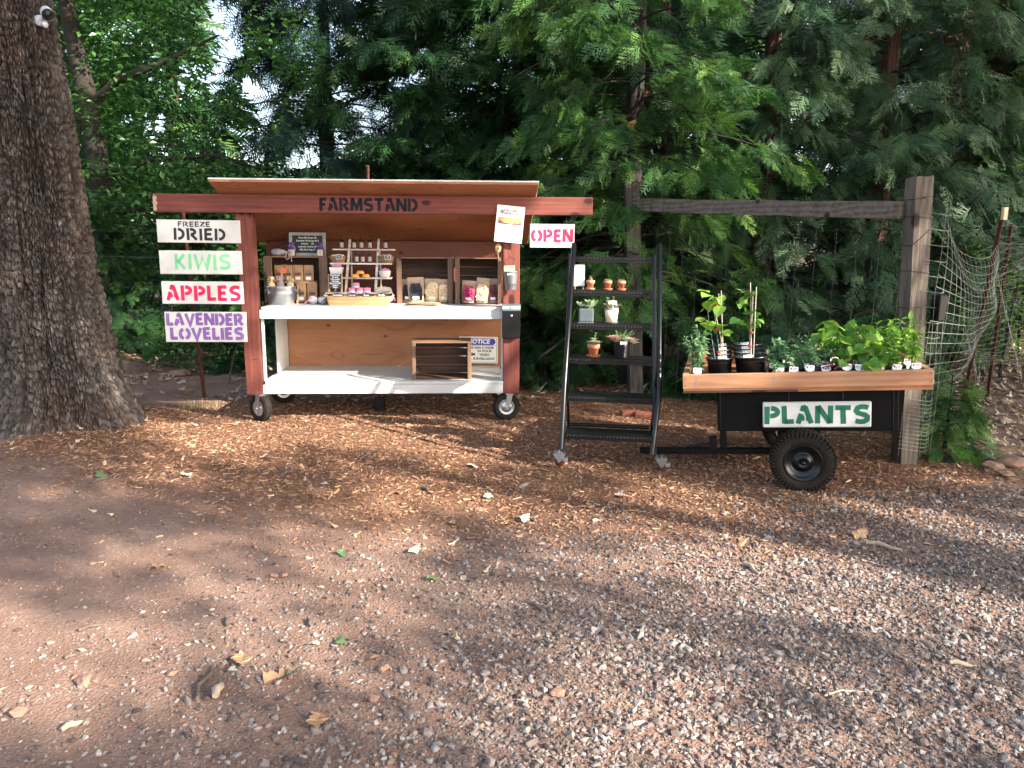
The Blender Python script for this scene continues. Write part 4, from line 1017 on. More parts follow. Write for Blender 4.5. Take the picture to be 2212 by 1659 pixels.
succulents('foliage', bb, [((-.05, -.015, .12), .08, 18, .35, .97), ((-.03, -.04, .12), .06, 16, .3, .95), ((.06, -.02, .11), .07, 16, .4, .85), ((.03, -.04, .115), .055, 14, .3, .5), ((0, -.02, .115), .06, 14, .5, .5), ((-.03, 0, .12), .06, 14, .5, .9), ((.02, 0, .13), .05, 12, .6, .4), ((.08, -.01, .10), .05, 14, .3, .7)])
m = MB()
for k in range(9):
    a = k * .7; m.tube([(0, 0, .12), (.03 * math.cos(a), .02 * math.sin(a), .155), (.07 * math.cos(a) + .02, .03 * math.sin(a), .175 + .012 * (k % 3))], [.004, .0035, .002], 5)
m.build('trailing_stem', 'leaf_green', bb)
box('plant_tag', 'tag', -.012, .038, -.062, -.060, .098, .122, bb, .001)

# ------------------------------------------------------------------ TRAILER CART with planting tray
TMx = Matrix.Translation((1.1505, 4.9, 0)) @ Euler((0, R(-4), R(-15))).to_matrix().to_4x4()
TROT = (0, R(-4), R(-15))
tc = empty('dump_cart', (1.1505, 4.9, 0), TROT, 'black two wheeled garden dump cart under the planting tray', 'garden cart')
box('cart_box', 'blackflat', .212, 1.300, .10, 1.06, .305, .584, tc, .004)
box('box_rim', 'black', .204, 1.308, .092, 1.068, .566, .583, tc, .002)
for x in (.232, 1.268): MB().tube([(x, .0985, .31), (x, .0985, .565)], .0035, 5).build('seam', 'black', tc)
box('support_leg', 'black', .222, .270, .42, .49, .105, .304, tc, .003)
box('tongue', 'black', -.34, .62, .43, .475, .062, .104, tc, .003)
MB().tube([(-.01, .40, .125), (.10, .40, .140), (.19, .40, .148)], .010, 6).box(.150, .20, .39, .42, .10, .20).build('latch_lever', 'black', tc, .002)
box('axle', 'black', .70, .75, .06, 1.02, .118, .16, tc, .003)
for x in (.60, .84): box('axle_strut', 'black', x, x + .03, .3, .34, .155, .3045, tc, .002)
def cart_wheel(y0):
    R_ = .193; hw = .075; c = (.726, y0, .139)
    w_ = empty('wheel', c, parent=tc)
    prof = [(R_ * .60, -hw + .014), (R_ * .66, -hw + .004), (R_ * .78, -hw - .002), (R_ * .90, -hw + .004), (R_ * .955, -hw * .72), (R_ * .965, -hw * .3), (R_ * .965, hw * .3), (R_ * .955, hw * .72), (R_ * .9, hw), (R_ * .66, hw), (R_ * .6, hw - .014)]
    t = MB().lathe(prof, (0, 0, 0), 56, 'Y')
    for k in range(46):
        a = 2 * math.pi * k / 46
        for yy, da, tw_ in ((-hw * .62, 0, .35), (0, .5, 0), (hw * .62, 0, -.35)):
            a2 = a + da * 2 * math.pi / 46
            M4 = Matrix.Translation((R_ * .975 * math.cos(a2), yy, R_ * .975 * math.sin(a2))) @ Matrix.Rotation(-a2, 4, 'Y') @ Matrix.Rotation(tw_, 4, 'X')
            t.box(-.010, .0085, -.021, .021, -.0075, .0075, M4)
        M4 = Matrix.Translation((R_ * .90 * math.cos(a), -hw * .98, R_ * .90 * math.sin(a))) @ Matrix.Rotation(-a, 4, 'Y')
        t.box(-.012, .010, -.004, .006, -.0055, .0055, M4)
    t.build('tyre', 'rubber', w_)
    r = MB().lathe([(0, -hw + .018), (.020, -hw + .018), (.028, -hw + .012), (.040, -hw + .014), (.054, -hw + .030), (.060, -hw + .034), (.074, -hw + .032), (.080, -hw + .024), (.088, -hw + .026), (.094, -hw + .016), (.104, -hw + .012), (R_ * .585, -hw + .004), (R_ * .605, -hw + .006), (R_ * .60, hw - .01), (0, hw - .01)], (0, 0, 0), 48, 'Y')
    r.build('rim', 'black', w_)
    MB().lathe([(0, -hw - .004), (.010, -hw - .003), (.013, -hw + .004), (.013, -hw + .017)], (0, 0, 0), 14, 'Y').build('hub_cap', 'black', w_)
    MB().cyl((.045, -hw + .02, -.0), (.045, -hw + .006, 0), .004, seg=6).build('valve', 'rubber', w_)
cart_wheel(-.005); cart_wheel(.99)

pl = empty('planting_tray', TMx @ Vector((0, 0, .585)), TROT, 'long new lumber planting tray resting on the black cart', 'planter tray')
box('front_board', 'fir', 0, 1.467, 0, .036, .021, .116, pl, .003)
box('back_board', 'fir', 0, 1.467, 1.164, 1.20, .021, .116, pl, .003)
box('end_board', 'fir', .0, .036, .0365, 1.1635, .021, .116, pl, .003)
box('end_board', 'fir', 1.431, 1.467, .0365, 1.1635, .021, .116, pl, .003)
box('base_sheet', 'ply', .004, 1.463, .004, 1.196, .010, .0205, pl, .001)
box('base_rail', 'crate', .0, .70, -.002, .04, -.004, .0095, pl, .001); box('base_rail', 'ply', .702, 1.467, -.002, .04, -.004, .0095, pl, .001)
m = MB()
for x, z in ((.018, .090), (.018, .045), (1.452, .095), (1.452, .045)): m.cyl((x, .002, z), (x, -.0015, z), .004, seg=6)
m.build('screw', 'rust', pl)
MB().box(.086, .094, -.001, -.0004, .035, .085).box(.560, .568, -.001, -.0004, .045, .095).build('grade_stamp', 'ink', pl)

ps = empty('plants_sign', TMx @ Vector((.817, .078, .418)), TROT, 'white PLANTS sign with dark green stencil letters hanging on the cart', 'sign')
box('board', 'sign', -.322, .322, -.009, .009, -.083, .083, ps, .006)
stencil('lettering', 'PLANTS', -.310, .313, -.060, .060, -.0105, 'dgreen', ps, .26)
for x in (-.163, .158):
    MB().tube([(x, 0, .083), (x, -.002, .100), (x + .006, -.002, .112), (x, -.002, .124), (x - .006, -.002, .112)], .0018, 5).tube([(x, -.002, .120), (x, .005, .140), (x, .02, .152)], .003, 6).build('hanging_hook', 'wire_d', ps)

def tthing(name, x, y, label, cat, group=None, rz=0, z=.606):
    return empty(name, TMx @ Vector((x, y, z)), (TROT[0], TROT[1], TROT[2] + rz), label, cat, group)
def tagp(p, x, y, z, w_=.052, h_=.030, tilt=0, stake=True, mark='inkr'):
    M4 = Matrix.Translation((x, y, z)) @ Matrix.Rotation(tilt, 4, 'Y') @ Matrix.Rotation(R(-12), 4, 'X')
    m = MB().prism([(-w_ / 2, 0), (-w_ / 2, h_), (w_ / 2, h_), (w_ / 2, 0), (w_ * .16, -h_ * .35), (w_ * .12, -h_ * 1.4), (-w_ * .12, -h_ * 1.4), (-w_ * .16, -h_ * .35)], -.0006, .0006, M4)
    t = m.build('plant_tag', 'tag', p)
    MB().box(-w_ * .38, -w_ * .20, -.0012, -.0007, h_ * .4, h_ * .75, M4).box(-w_ * .10, w_ * .38, -.0012, -.0007, h_ * .62, h_ * .70, M4).box(-w_ * .05, w_ * .32, -.0012, -.0007, h_ * .40, h_ * .46, M4).build('tag_print', mark, t)

def nursery_pot(x, y, r, h, label, tagx=0, group='round black nursery pots at the left of the tray', z=.606):
    p = tthing('nursery_pot', x, y, label, 'plant pot', group, z=z)
    MB().lathe([(0, 0), (r * .80, 0), (r * .82, .01), (r * .93, h * .86), (r * .96, h * .87), (r * .98, h * .94), (r * 1.03, h * .95), (r * 1.04, h), (r * .98, h), (r * .93, h * .84), (r * .9, h * .80), (0, h * .80)], seg=32).build('pot_body', 'blkplastic', p)
    MB().lathe([(0, h * .81), (r * .9, h * .81)], seg=20).build('soil', 'soil', p)
    tagp(p, tagx, -r * .62, h * .98, .055, .018, R(-5), False)
    return p
pots = []
for k, y in enumerate((.145, .37, .60, .84)):
    wn_ = ('front', 'second', 'third', 'last')[k]
    pots.append((nursery_pot(.232, y, .084, .185, f'round black nursery pot, {wn_} of the column behind the tray corner', .02), nursery_pot(.430, y + .005, .104, .190, f'wide black nursery pot, {wn_} of the column nearer the seedlings', -.02)))

def stakes(p, pts, col='stakew'):
    for i, (a, b) in enumerate(pts): MB().tube([a, b], .0028, 5).build('support_stake', 'stake' if i % 2 == 0 and col == 'stake' else 'stakew', p)
def leafcloud(name, parent, tm, C, n, leaf, mat, tint0=.5, tv=.35, up=.3, size_v=.3, out=True):
    """n leaves growing outwards round the points C (k,3) of the stems"""
    C = np.array(C, float); i = rng.integers(0, len(C), n); P = C[i] + rng.normal(size=(n, 3)) * leaf * .12
    d = rand_dirs(n, 0); d[:, 2] = d[:, 2] * .5 + up
    return scatter(name, tm, P, basis(d, roll=rng.normal(size=n) * .35), leaf * (1 + size_v * rng.normal(size=n)).clip(.4, 1.8), mat, parent, np.clip(tint0 + tv * rng.normal(size=n) * .5, 0, 1))

# two tall climbing plants in the front nursery pots
for k, (px_, tint0, lab, stl, leafm) in enumerate(((.236, .55, 'tall climbing plant with lobed yellow green leaves tied to green stakes', [((-.03, .02, .15), (-.075, .03, .50)), ((.02, -.02, .15), (.015, -.02, .62)), ((0, .03, .15), (-.04, .03, .58))], 'seedling'),
                                                  (.433, .30, 'tall climbing plant with round dark leaves tied to pale canes', [((-.01, .0, .15), (.015, .0, .60)), ((.01, -.01, .15), (.035, -.01, .63)), ((.0, .02, .15), (.0, .02, .66))], 'leafy'))):
    p = tthing('climbing_plant', px_, .155, lab, 'potted plant')
    stakes(p, stl, 'stake' if k == 0 else 'stakew')
    MB().tube([(0, 0, .15), (.01 - .02 * k, .0, .3), (-.02 + .02 * k, 0, .45), (0, 0, .60)], .0035, 6).build('stem', 'twig_l', p)
    C = [((-.05 if k == 0 else -.03) + random.uniform(-.05, .07), random.uniform(-.04, .04), z) for z in np.linspace(.33 + .04 * k, .60, 16)]
    leafcloud('foliage', p, [HEART], C, 30 if k == 0 else 34, .075 if k == 0 else .068, leafm, .75 if k == 0 else .8, .3, .15)
    for z in ((.22, .37, .52) if k == 0 else (.25, .34)): MB().ball((random.uniform(-.02, .02), -.01, z), .011, 7, 5, (1.3, 1, .8)).build('red_tie', 'redtape', p)

# seedlings in small square pots
def seedling(kind, x, y, label, h=.16, tagged=True, rz=0, tg=None):
    p = tthing('seedling', x, y, label, 'seedling', {'herb': 'bushy herb starts', 'tomato': 'tomato type seedlings', 'lettuce': 'dark red lettuce starts', 'squash': 'broad leaved squash seedlings', 'pepper': 'upright pepper seedlings'}[kind], rz)
    MB().add([(-.034, -.034, 0), (.034, -.034, 0), (.034, .034, 0), (-.034, .034, 0), (-.044, -.044, .082), (.044, -.044, .082), (.044, .044, .082), (-.044, .044, .082)], BF).build('pot', 'blkplastic', p, .002)
    MB().lathe([(0, .0), (.036, .0)], (0, 0, .0835), 8).build('soil', 'soil', p)
    rd = random.Random(int(x * 1000 + y * 77)); C = []; m = MB(); z0 = .083
    def stem(a, b, r_=.0022):
        a, b = Vector(a), Vector(b); mid = (a + b) / 2 + Vector((rd.uniform(-.01, .01), rd.uniform(-.01, .01), .005)); m.tube([a, mid, b], [r_, r_ * .8, r_ * .5], 5)
    if kind == 'herb':
        for k in range(16):
            a = rd.uniform(0, 6.28); rr = rd.uniform(.0, .09); e = (rr * math.cos(a), rr * math.sin(a), z0 + h * rd.uniform(.6, 1.1)); stem((rr * .3 * math.cos(a), rr * .3 * math.sin(a), z0), e, .002)
            for t in np.linspace(.2, 1, 12): C.append((e[0] * t, e[1] * t, z0 + (e[2] - z0) * t))
        leafcloud('foliage', p, [LANCE], C, 900, .030, 'sage', .72, .4, .35)
    elif kind == 'tomato':
        for k in range(5):
            a = rd.uniform(0, 6.28); rr = rd.uniform(.01, .05); e = (rr * math.cos(a), rr * math.sin(a), z0 + h * rd.uniform(.7, 1.1)); stem((rd.uniform(-.01, .01), rd.uniform(-.01, .01), z0), e)
            for t in np.linspace(.45, 1, 6): C.append((e[0] * t * 1.3, e[1] * t * 1.3, z0 + (e[2] - z0) * t))
        leafcloud('foliage', p, [OVATE, OVATE], C, 110, .034, 'sage', .6, .5, .15)
    elif kind == 'lettuce':
        for k in range(10): C.append((rd.uniform(-.03, .03), rd.uniform(-.03, .03), z0 + rd.uniform(0, .03)))
        leafcloud('foliage', p, [HEART], C, 90, .040, 'purpleleaf', .5, .6, .6)
    elif kind == 'squash':
        for k in range(9):
            a = rd.uniform(0, 6.28); rr = rd.uniform(.03, .13); e = (rr * math.cos(a), rr * math.sin(a), z0 + h * rd.uniform(.35, 1.1)); stem((0, 0, z0), e, .0035); C.append(e)
        C = np.array(C); n = 20; i = rng.integers(0, len(C), n); d = rand_dirs(n, 0); d[:, 2] = -.15
        scatter('foliage', [HEART], C[i] + rng.normal(size=(n, 3)) * .012, basis(d, roll=rng.normal(size=n) * .5), .070 + .03 * rng.random(n), 'seedling', p, np.clip(.55 + .3 * rng.normal(size=n), 0, 1))
    else:
        for k in range(4):
            a = rd.uniform(0, 6.28); rr = rd.uniform(.01, .05); e = (rr * math.cos(a), rr * math.sin(a), z0 + h * rd.uniform(.8, 1.15)); stem((rd.uniform(-.015, .015), rd.uniform(-.015, .015), z0), e, .0025)
            for t in np.linspace(.35, 1, 7): C.append((e[0] * t, e[1] * t, z0 + (e[2] - z0) * t))
        leafcloud('foliage', p, [LANCE, OVATE], C, 110, .044, 'seedling', .72, .4, .1)
    m.build('stem', 'leaf_green', p)
    if tagged: tagp(p, rd.uniform(-.015, .02) if tg is None else tg, -.046, .095 + rd.uniform(-.005, .008), .054, .031, R(rd.uniform(-14, 14)))
    return p
seedling('herb', .095, .115, 'tall bushy grey green herb in the tray corner beside the black pots', .275)
rows = [
 (.10, [(.60, 'tomato', .075), (.69, 'tomato', .11), (.785, 'tomato', .16), (.88, 'lettuce', .05), (.98, 'lettuce', .04), (1.075, 'squash', .17), (1.17, 'squash', .10), (1.275, 'pepper', .10), (1.375, 'pepper', .23)]),
 (.27, [(.585, 'tomato', .10), (.68, 'tomato', .14), (.775, 'tomato', .17), (.875, 'tomato', .12), (.975, 'squash', .23), (1.08, 'squash', .22), (1.18, 'tomato', .10), (1.285, 'pepper', .22), (1.38, 'pepper', .26)]),
 (.50, [(.60, 'tomato', .12), (.73, 'tomato', .15), (.86, 'lettuce', .07), (.97, 'squash', .26), (1.09, 'squash', .22), (1.22, 'pepper', .20), (1.35, 'pepper', .24)]),
 (.78, [(.66, 'tomato', .12), (.82, 'tomato', .14), (1.0, 'squash', .20), (1.17, 'pepper', .20), (1.33, 'pepper', .20)]),
]
ROWN = ['front row', 'second row', 'third row', 'back row']; ORD = ['first', 'second', 'third', 'fourth', 'fifth', 'sixth', 'seventh', 'eighth', 'ninth']
KD = {'tomato': 'blue green leafy seedling', 'lettuce': 'low dark red lettuce start', 'squash': 'broad leaved bright green seedling', 'pepper': 'upright narrow leaved seedling'}
for r_, (y, cells) in enumerate(rows):
    for c_, (x, kind, h) in enumerate(cells):
        seedling(kind, x, y + random.uniform(-.012, .012), f'{KD[kind]}, {ORD[c_]} from the black pots in the {ROWN[r_]}', h, True if r_ < 2 or random.random() < .7 else False)

# ------------------------------------------------------------------ GROUND
def bank(x, y):
    a = sstep(3.3, 7.5, x) * sstep(5.2, 10, y) * .95
    b = np.exp(-(((x + 6.4) / 1.9) ** 2 + ((y - 11.2) / 2.0) ** 2)) * .45
    c = sstep(12, 40, y) * .4
    q = np.hypot(x + 3.75, y - 6.4); d = np.exp(-((q - .55) / .22) ** 2) * .05
    return a + b + c + d
def relief(x, y):
    near = 1 - sstep(14, 30, np.abs(y))
    return bank(x, y) + near * ((vnoise(x, y, 1.3) - .5) * .030 + (vnoise(x + 31, y + 7, .35) - .5) * .012 + (vnoise(x + 3, y + 17, .11) - .5) * .006) * np.where((y > 5.9) & (y < 8) & (x > -3) & (x < .6), .4, 1)
def mulch(x, y):
    """1 where bark chips cover the soil"""
    yf = np.interp(x, [-5, -3.5, -2.4, -1.2, 0, 1, 2, 3, 4], [5.9, 5.5, 4.9, 4.25, 4.0, 4.0, 4.2, 4.7, 5.4]) + (vnoise(x + 9, y, .7) - .5) * .5 + (vnoise(x, y + 3, .15) - .5) * .5
    back = np.interp(x, [-5, -3, -2, 0, 1, 3, 4], [6.4, 7.2, 7.6, 8.2, 8.6, 7.0, 6.0])
    return sstep(-.75, .45, y - yf) * (1 - sstep(-.4, .6, y - back)) * (1 - sstep(3.1, 3.9, x)) * sstep(-5, -3.6, x)
def gravel(x, y):
    xb = np.interp(y, [0, 1, 2, 2.9, 3.7, 4.3, 4.8, 5.4], [-1.2, -1.0, -.55, -.15, .3, 1.4, 2.8, 4.6]) + (vnoise(x, y + 40, .5) - .5) * .7
    return np.clip(.26 * sstep(-1.9, .2, x - xb) + .74 * sstep(-.3, 1.2, x - xb), 0, 1) * (1 - sstep(4.6, 5.6, y))
def leafl(x, y):
    """share of the ground under fallen leaves"""
    a = sstep(7.0, 8.4, y) * 1.0
    b = sstep(3.0, 3.7, x) * sstep(4.9, 5.8, y)
    return np.clip(a + b, 0, 1)
xs = np.concatenate([[-400, -200, -100, -60, -40, -28, -20, -16, -13, -11], np.arange(-9.5, 10.5, .075), [11.5, 13, 16, 20, 28, 40, 60, 100, 200, 400]])
ys = np.concatenate([[-200, -60, -20, -8, -3, -1], np.arange(.4, 13.0, .075), np.arange(13.3, 22, .5), [24, 28, 34, 42, 55, 80, 130, 250, 600]])
X, Y = np.meshgrid(xs, ys)
Z = relief(X, Y)
nx_, ny_ = len(xs), len(ys)
idx = np.arange(nx_ * ny_).reshape(ny_, nx_)
GF = np.stack([idx[:-1, :-1], idx[:-1, 1:], idx[1:, 1:], idx[1:, :-1]], -1).reshape(-1, 4)
m, n, l, b = nodes('forest_soil'); setp(b, .95, 0, .2)
v = coords(n, l, (1, 1, 1), False)
at = n.new('ShaderNodeAttribute'); at.attribute_name = 'tint'
dirt = ramp(n, l, noise(n, l, v, 2.2, 8, .65), [(.3, (.185, .112, .085)), (.55, (.250, .160, .124)), (.75, (.315, .215, .172))])
mul_ = ramp(n, l, noise(n, l, v, 45, 5, .7), [(.3, (.085, .042, .027)), (.55, (.19, .098, .060)), (.75, (.30, .17, .105))])
mx = n.new('ShaderNodeMix'); mx.data_type = 'RGBA'; l.new(at.outputs['Fac'], mx.inputs[0]); l.new(dirt, mx.inputs[6]); l.new(mul_, mx.inputs[7])
pb_ = n.new('ShaderNodeTexVoronoi'); pb_.inputs['Scale'].default_value = 95; l.new(v, pb_.inputs['Vector'])
sp = ramp(n, l, pb_.outputs['Color'], [(.0, (.75, .72, .70)), (.8, (1.0, 1.0, 1.0)), (.93, (1.5, 1.5, 1.5))])
mx2 = n.new('ShaderNodeMix'); mx2.data_type = 'RGBA'; mx2.blend_type = 'MULTIPLY'; mx2.inputs[0].default_value = .7
l.new(mx.outputs[2], mx2.inputs[6]); l.new(sp, mx2.inputs[7]); l.new(mx2.outputs[2], b.inputs['Base Color'])
ad = n.new('ShaderNodeMath'); ad.operation = 'ADD'; l.new(noise(n, l, v, 60, 8, .7), ad.inputs[0]); l.new(pb_.outputs['Distance'], ad.inputs[1])
bump(n, l, ad.outputs[0], b, .55, .008)
M['ground'] = m
gr = np_mesh('ground', np.stack([X.ravel(), Y.ravel(), Z.ravel()], 1), GF, 'ground', None, mulch(X, Y).ravel() , True)
tag(gr, None, None, None, 'structure')

def sample(n_, x0, x1, y0, y1, dens):
    x = rng.uniform(x0, x1, n_); y = rng.uniform(y0, y1, n_); k = rng.random(n_) < dens(x, y); x, y = x[k], y[k]
    return x, y
def infr(x, y, mrg=.5): return np.abs(x) < y * .70 + mrg
# gravel stones
t_ = (1 + 5 ** .5) / 2
IV = np.array([(-1, t_, 0), (1, t_, 0), (-1, -t_, 0), (1, -t_, 0), (0, -1, t_), (0, 1, t_), (0, -1, -t_), (0, 1, -t_), (t_, 0, -1), (t_, 0, 1), (-t_, 0, -1), (-t_, 0, 1)], float) / 1.902
IF = np.array([(0, 11, 5), (0, 5, 1), (0, 1, 7), (0, 7, 10), (0, 10, 11), (1, 5, 9), (5, 11, 4), (11, 10, 2), (10, 7, 6), (7, 1, 8), (3, 9, 4), (3, 4, 2), (3, 2, 6), (3, 6, 8), (3, 8, 9), (4, 9, 5), (2, 4, 11), (6, 2, 10), (8, 6, 7), (9, 8, 1)])
STONES = [(IV * (1 + rng.normal(size=IV.shape) * .30), IF) for _ in range(14)]
def stones(name, x, y, size, kind_label=None, sink=.25, tint=None):
    n_ = len(x); e = rng.uniform(0, 6.28, n_); c, s_ = np.cos(e), np.sin(e); o = np.zeros(n_); i = np.ones(n_)
    tl = rng.normal(size=(n_, 3)) * .35; up = np.stack([tl[:, 0], tl[:, 1], i], 1); d = np.stack([c, s_, tl[:, 2]], 1)
    B = basis(d, up / np.linalg.norm(up, axis=1, keepdims=True))
    sc = size[:, None] * np.stack([rng.uniform(.6, 1.0, n_), rng.uniform(.85, 1.35, n_), rng.uniform(.40, .75, n_)], 1)
    P = np.stack([x, y, relief(x, y) + sc[:, 2] * (1 - 2 * sink) * .6], 1)
    return scatter(name, STONES, P, B, sc, kind_label or 'stone', None, tint)
x, y = sample(135000, -2.6, 5.0, 1.3, 5.6, lambda x, y: gravel(x, y) * infr(x, y, .4) * (np.clip(3.2 / y, .35, 1.0)) * .95)
sz = rng.lognormal(math.log(.0078), .36, len(x)).clip(.0042, .020)
fr_ = y > 3.0
g1 = stones('gravel', x[~fr_], y[~fr_], sz[~fr_]); tag(g1, kind='stuff')
fx, fy, fs_ = x[fr_], y[fr_], sz[fr_]
OV = np.array([(1, 0, 0), (-1, 0, 0), (0, 1, 0), (0, -1, 0), (0, 0, 1), (0, 0, -1)], float); OF = np.array([(0, 2, 4), (2, 1, 4), (1, 3, 4), (3, 0, 4), (2, 0, 5), (1, 2, 5), (3, 1, 5), (0, 3, 5)])
big_st = STONES; STONES = [(OV * rng.uniform(.6, 1.2, (6, 1)) + rng.normal(size=OV.shape) * .15, OF) for _ in range(14)]
g4 = stones('gravel', fx, fy, fs_ * 1.1); tag(g4, kind='stuff')
TV = np.array([(1, 0, -.3), (-.6, .85, -.3), (-.6, -.85, -.3), (.1, 0, .9)], float); TF = np.array([(0, 1, 3), (1, 2, 3), (2, 0, 3)])
STONES = [(TV * rng.uniform(.7, 1.3, (4, 1)) + rng.normal(size=TV.shape) * .15, TF) for _ in range(14)]
x, y = sample(210000, -4.0, 5.0, 1.3, 5.8, lambda x, y: (.24 + .76 * gravel(x, y)) * infr(x, y, .4) * np.where(mulch(x, y) > .5, .12, 1) * np.clip(3.0 / y, .4, 1.0))
sz = rng.lognormal(math.log(.0046), .32, len(x)).clip(.002, .009)
g3 = stones('fine_gravel', x, y, sz, tint=np.clip(rng.normal(.45, .25, len(x)), 0, 1)); tag(g3, kind='stuff'); STONES = big_st
x, y = sample(26000, -4.5, 4, 1.3, 6.2, lambda x, y: infr(x, y, .4) * (1 - gravel(x, y) * .8) * np.where(mulch(x, y) > .5, .04, 1) * np.clip(1.5 - y / 5, .15, 1) * (.25 + .75 * (vnoise(x, y, .8) > .45)) * .50)
sz = rng.lognormal(math.log(.0048), .5, len(x)).clip(.002, .018)
g2 = stones('pebbles', x, y, sz, 'pebble', sink=.45, tint=np.clip(rng.normal(.42, .22, len(x)), 0, 1)); tag(g2, kind='stuff')

# bark chips: small curled shards
def chip():
    V = np.array([(-.18, 0, 0), (.18, .05, 0), (.14, .95, .02), (-.12, 1.0, 0), (-.05, .1, .14), (.03, .9, .12)], float); V[:, 1] -= .5
    V += rng.normal(size=V.shape) * .05
    return V, np.array([(0, 1, 4), (1, 5, 4), (1, 2, 5), (2, 3, 5), (3, 4, 5), (3, 0, 4)])
CHIPS = [chip() for _ in range(10)]
def chips(name, n_, x0, x1, y0, y1, dens, smin=.008, med=.021, tint=None, zup=.006):
    x, y = sample(n_, x0, x1, y0, y1, dens); k = len(x); e = rng.uniform(0, 6.28, k)
    d = np.stack([np.cos(e), np.sin(e), rng.normal(size=k) * .22], 1); up = np.stack([rng.normal(size=k) * .35, rng.normal(size=k) * .35, np.ones(k)], 1)
    s_ = rng.lognormal(math.log(med), .42, k).clip(smin, .085)
    sc = np.stack([s_ * rng.uniform(.5, 1.2, k) , s_, s_ * .7], 1)
    P = np.stack([x, y, relief(x, y) + rng.random(k) * zup], 1)
    return tag(scatter(name, CHIPS, P, basis(d, up), sc, 'chips', None, tint if tint is None else np.clip(rng.normal(tint, .22, k), 0, 1)), kind='stuff')
chips('bark_mulch', 150000, -5.2, 4.2, 3.2, 8.6, lambda x, y: mulch(x, y) * infr(x, y, .3) * np.clip(6.5 / y, .5, 1) * .80, tint=.50)
chips('scattered_bark', 60000, -5, 5, 1.4, 6.6, lambda x, y: infr(x, y, .3) * (1 - mulch(x, y)) * (.10 + .9 * sstep(-1.0, 0, y - np.interp(x, [-5, -2, 0, 3, 4], [5.3, 4.3, 3.5, 4.2, 5.0]))) * np.where(gravel(x, y) > .6, .12, .85), .004, .013, .50, .003)

# fallen leaves on the soil behind and at the sides
def litter(name, n_, x0, x1, y0, y1, dens, size=(.05, .11), tint=.6, lift=.02):
    x, y = sample(n_, x0, x1, y0, y1, dens); k = len(x); e = rng.uniform(0, 6.28, k)
    d = np.stack([np.cos(e), np.sin(e), rng.normal(size=k) * .25], 1); up = np.stack([rng.normal(size=k) * .45, rng.normal(size=k) * .45, np.ones(k)], 1)
    P = np.stack([x, y, relief(x, y) + rng.random(k) * lift + .004], 1)
    return tag(scatter(name, [OAKS, (OAKS[0] * [1, 1, -1.5], OAKS[1])], P, basis(d, up), rng.uniform(size[0], size[1], k), 'litter', None, np.clip(rng.normal(tint, .25, k), 0, 1)), kind='stuff')
litter('leaf_litter', 15000, -9, 9, 6.6, 13, lambda x, y: infr(x, y, 1) * leafl(x, y) * (.25 + .75 * (vnoise(x, y + 5, .9) > .42)))
litter('leaf_litter', 3600, 3.0, 6, 4.8, 9, lambda x, y: infr(x, y, .5) * leafl(x, y), (.04, .08), .65)
litter('loose_leaves', 900, -4.5, 3.6, 2.0, 6.6, lambda x, y: infr(x, y, 0) * np.clip((y - 1.5) / 6, .1, 1) * .35, (.03, .06), .75, .006)

litter('loose_leaves', 260, -4.6, -2.7, 5.3, 6.5, lambda x, y: np.exp(-((np.hypot(x + 3.75, y - 6.4) - .72) / .2) ** 2), (.03, .06), .6, .02)
chips('bark_mulch', 5000, -4.8, -2.6, 5.2, 6.6, lambda x, y: np.exp(-((np.hypot(x + 3.75, y - 6.4) - .68) / .16) ** 2), tint=.35, zup=.02)
# single leaves, sticks and stones in the foreground
def gpt(px, py):
    u_, v_ = (px - 1106) / 1661, (829.5 - py) / 1661
    d = fv + r2 * u_ + u2 * v_; t = -1.5 / d.z; x, y = d.x * t, d.y * t
    return x, y, float(relief(np.array(x), np.array(y)))
LV = [(1057, 1070, .085, 'leaf_pale', 'pale green oak leaf on the bark chips below the stand wheel'), (1135, 1122, .085, 'leaf_pale', 'pale green oak leaf at the front edge of the bark chips'), (896, 1192, .075, 'leaf_pale', 'small pale oak leaf on bare soil'),
      (935, 1254, .06, 'leaf_green', 'green curled leaf on bare reddish soil'), (737, 1200, .06, 'leaf_green', 'dark green leaf on shaded soil'), (1340, 1073, .10, 'leaf_grey', 'pale grey oak leaf on the chips near the cart wheel'),
      (1024, 1004, .10, 'leaf_grey', 'pale oak leaf on chips in front of the stand'), (1138, 1048, .10, 'leaf_grey', 'greyish oak leaf lying on chips left of the ladder'), (410, 1032, .11, 'leaf_pale', 'pale grey green oak leaf on chips near the trunk'),
      (215, 1034, .09, 'leaf_green', 'dull green leaf close to the trunk base'), (528, 1438, .10, 'leaf_tan', 'tan lobed oak leaf on pebbly soil'), (612, 1472, .13, 'leaf_tan', 'long tan oak leaf lying flat on the soil'),
      (790, 1436, .09, 'leaf_tan', 'thin tan leaf among pebbles'), (672, 1402, .07, 'leaf_pale', 'pale green leaf in the soft sun patch'), (735, 1396, .07, 'leaf_green', 'green and white leaf in the soft sun patch'),
      (345, 1229, .07, 'leaf_tan', 'curled tan leaf on bare soil at the left'), (690, 1570, .09, 'leaf_tan', 'tan leaf on pebbles near the picture bottom'), (1290, 1372, .07, 'leaf_grey', 'pale leaf on gravel'),
      (2055, 1247, .09, 'leaf_green', 'green leaf on grey gravel at the right'), (1860, 1165, .10, 'leaf_tan', 'pair of pale leaves where gravel meets chips'), (1296, 1130, .08, 'leaf_grey', 'curled grey oak leaf at the chip edge'),
      (700, 1048, .07, 'leaf_grey', 'grey oak leaf on chips'), (1190, 1010, .06, 'leaf_tan', 'small leaf beside the ladder caster'), (982, 1130, .07, 'leaf_tan', 'orange brown leaf on the thin chips')]
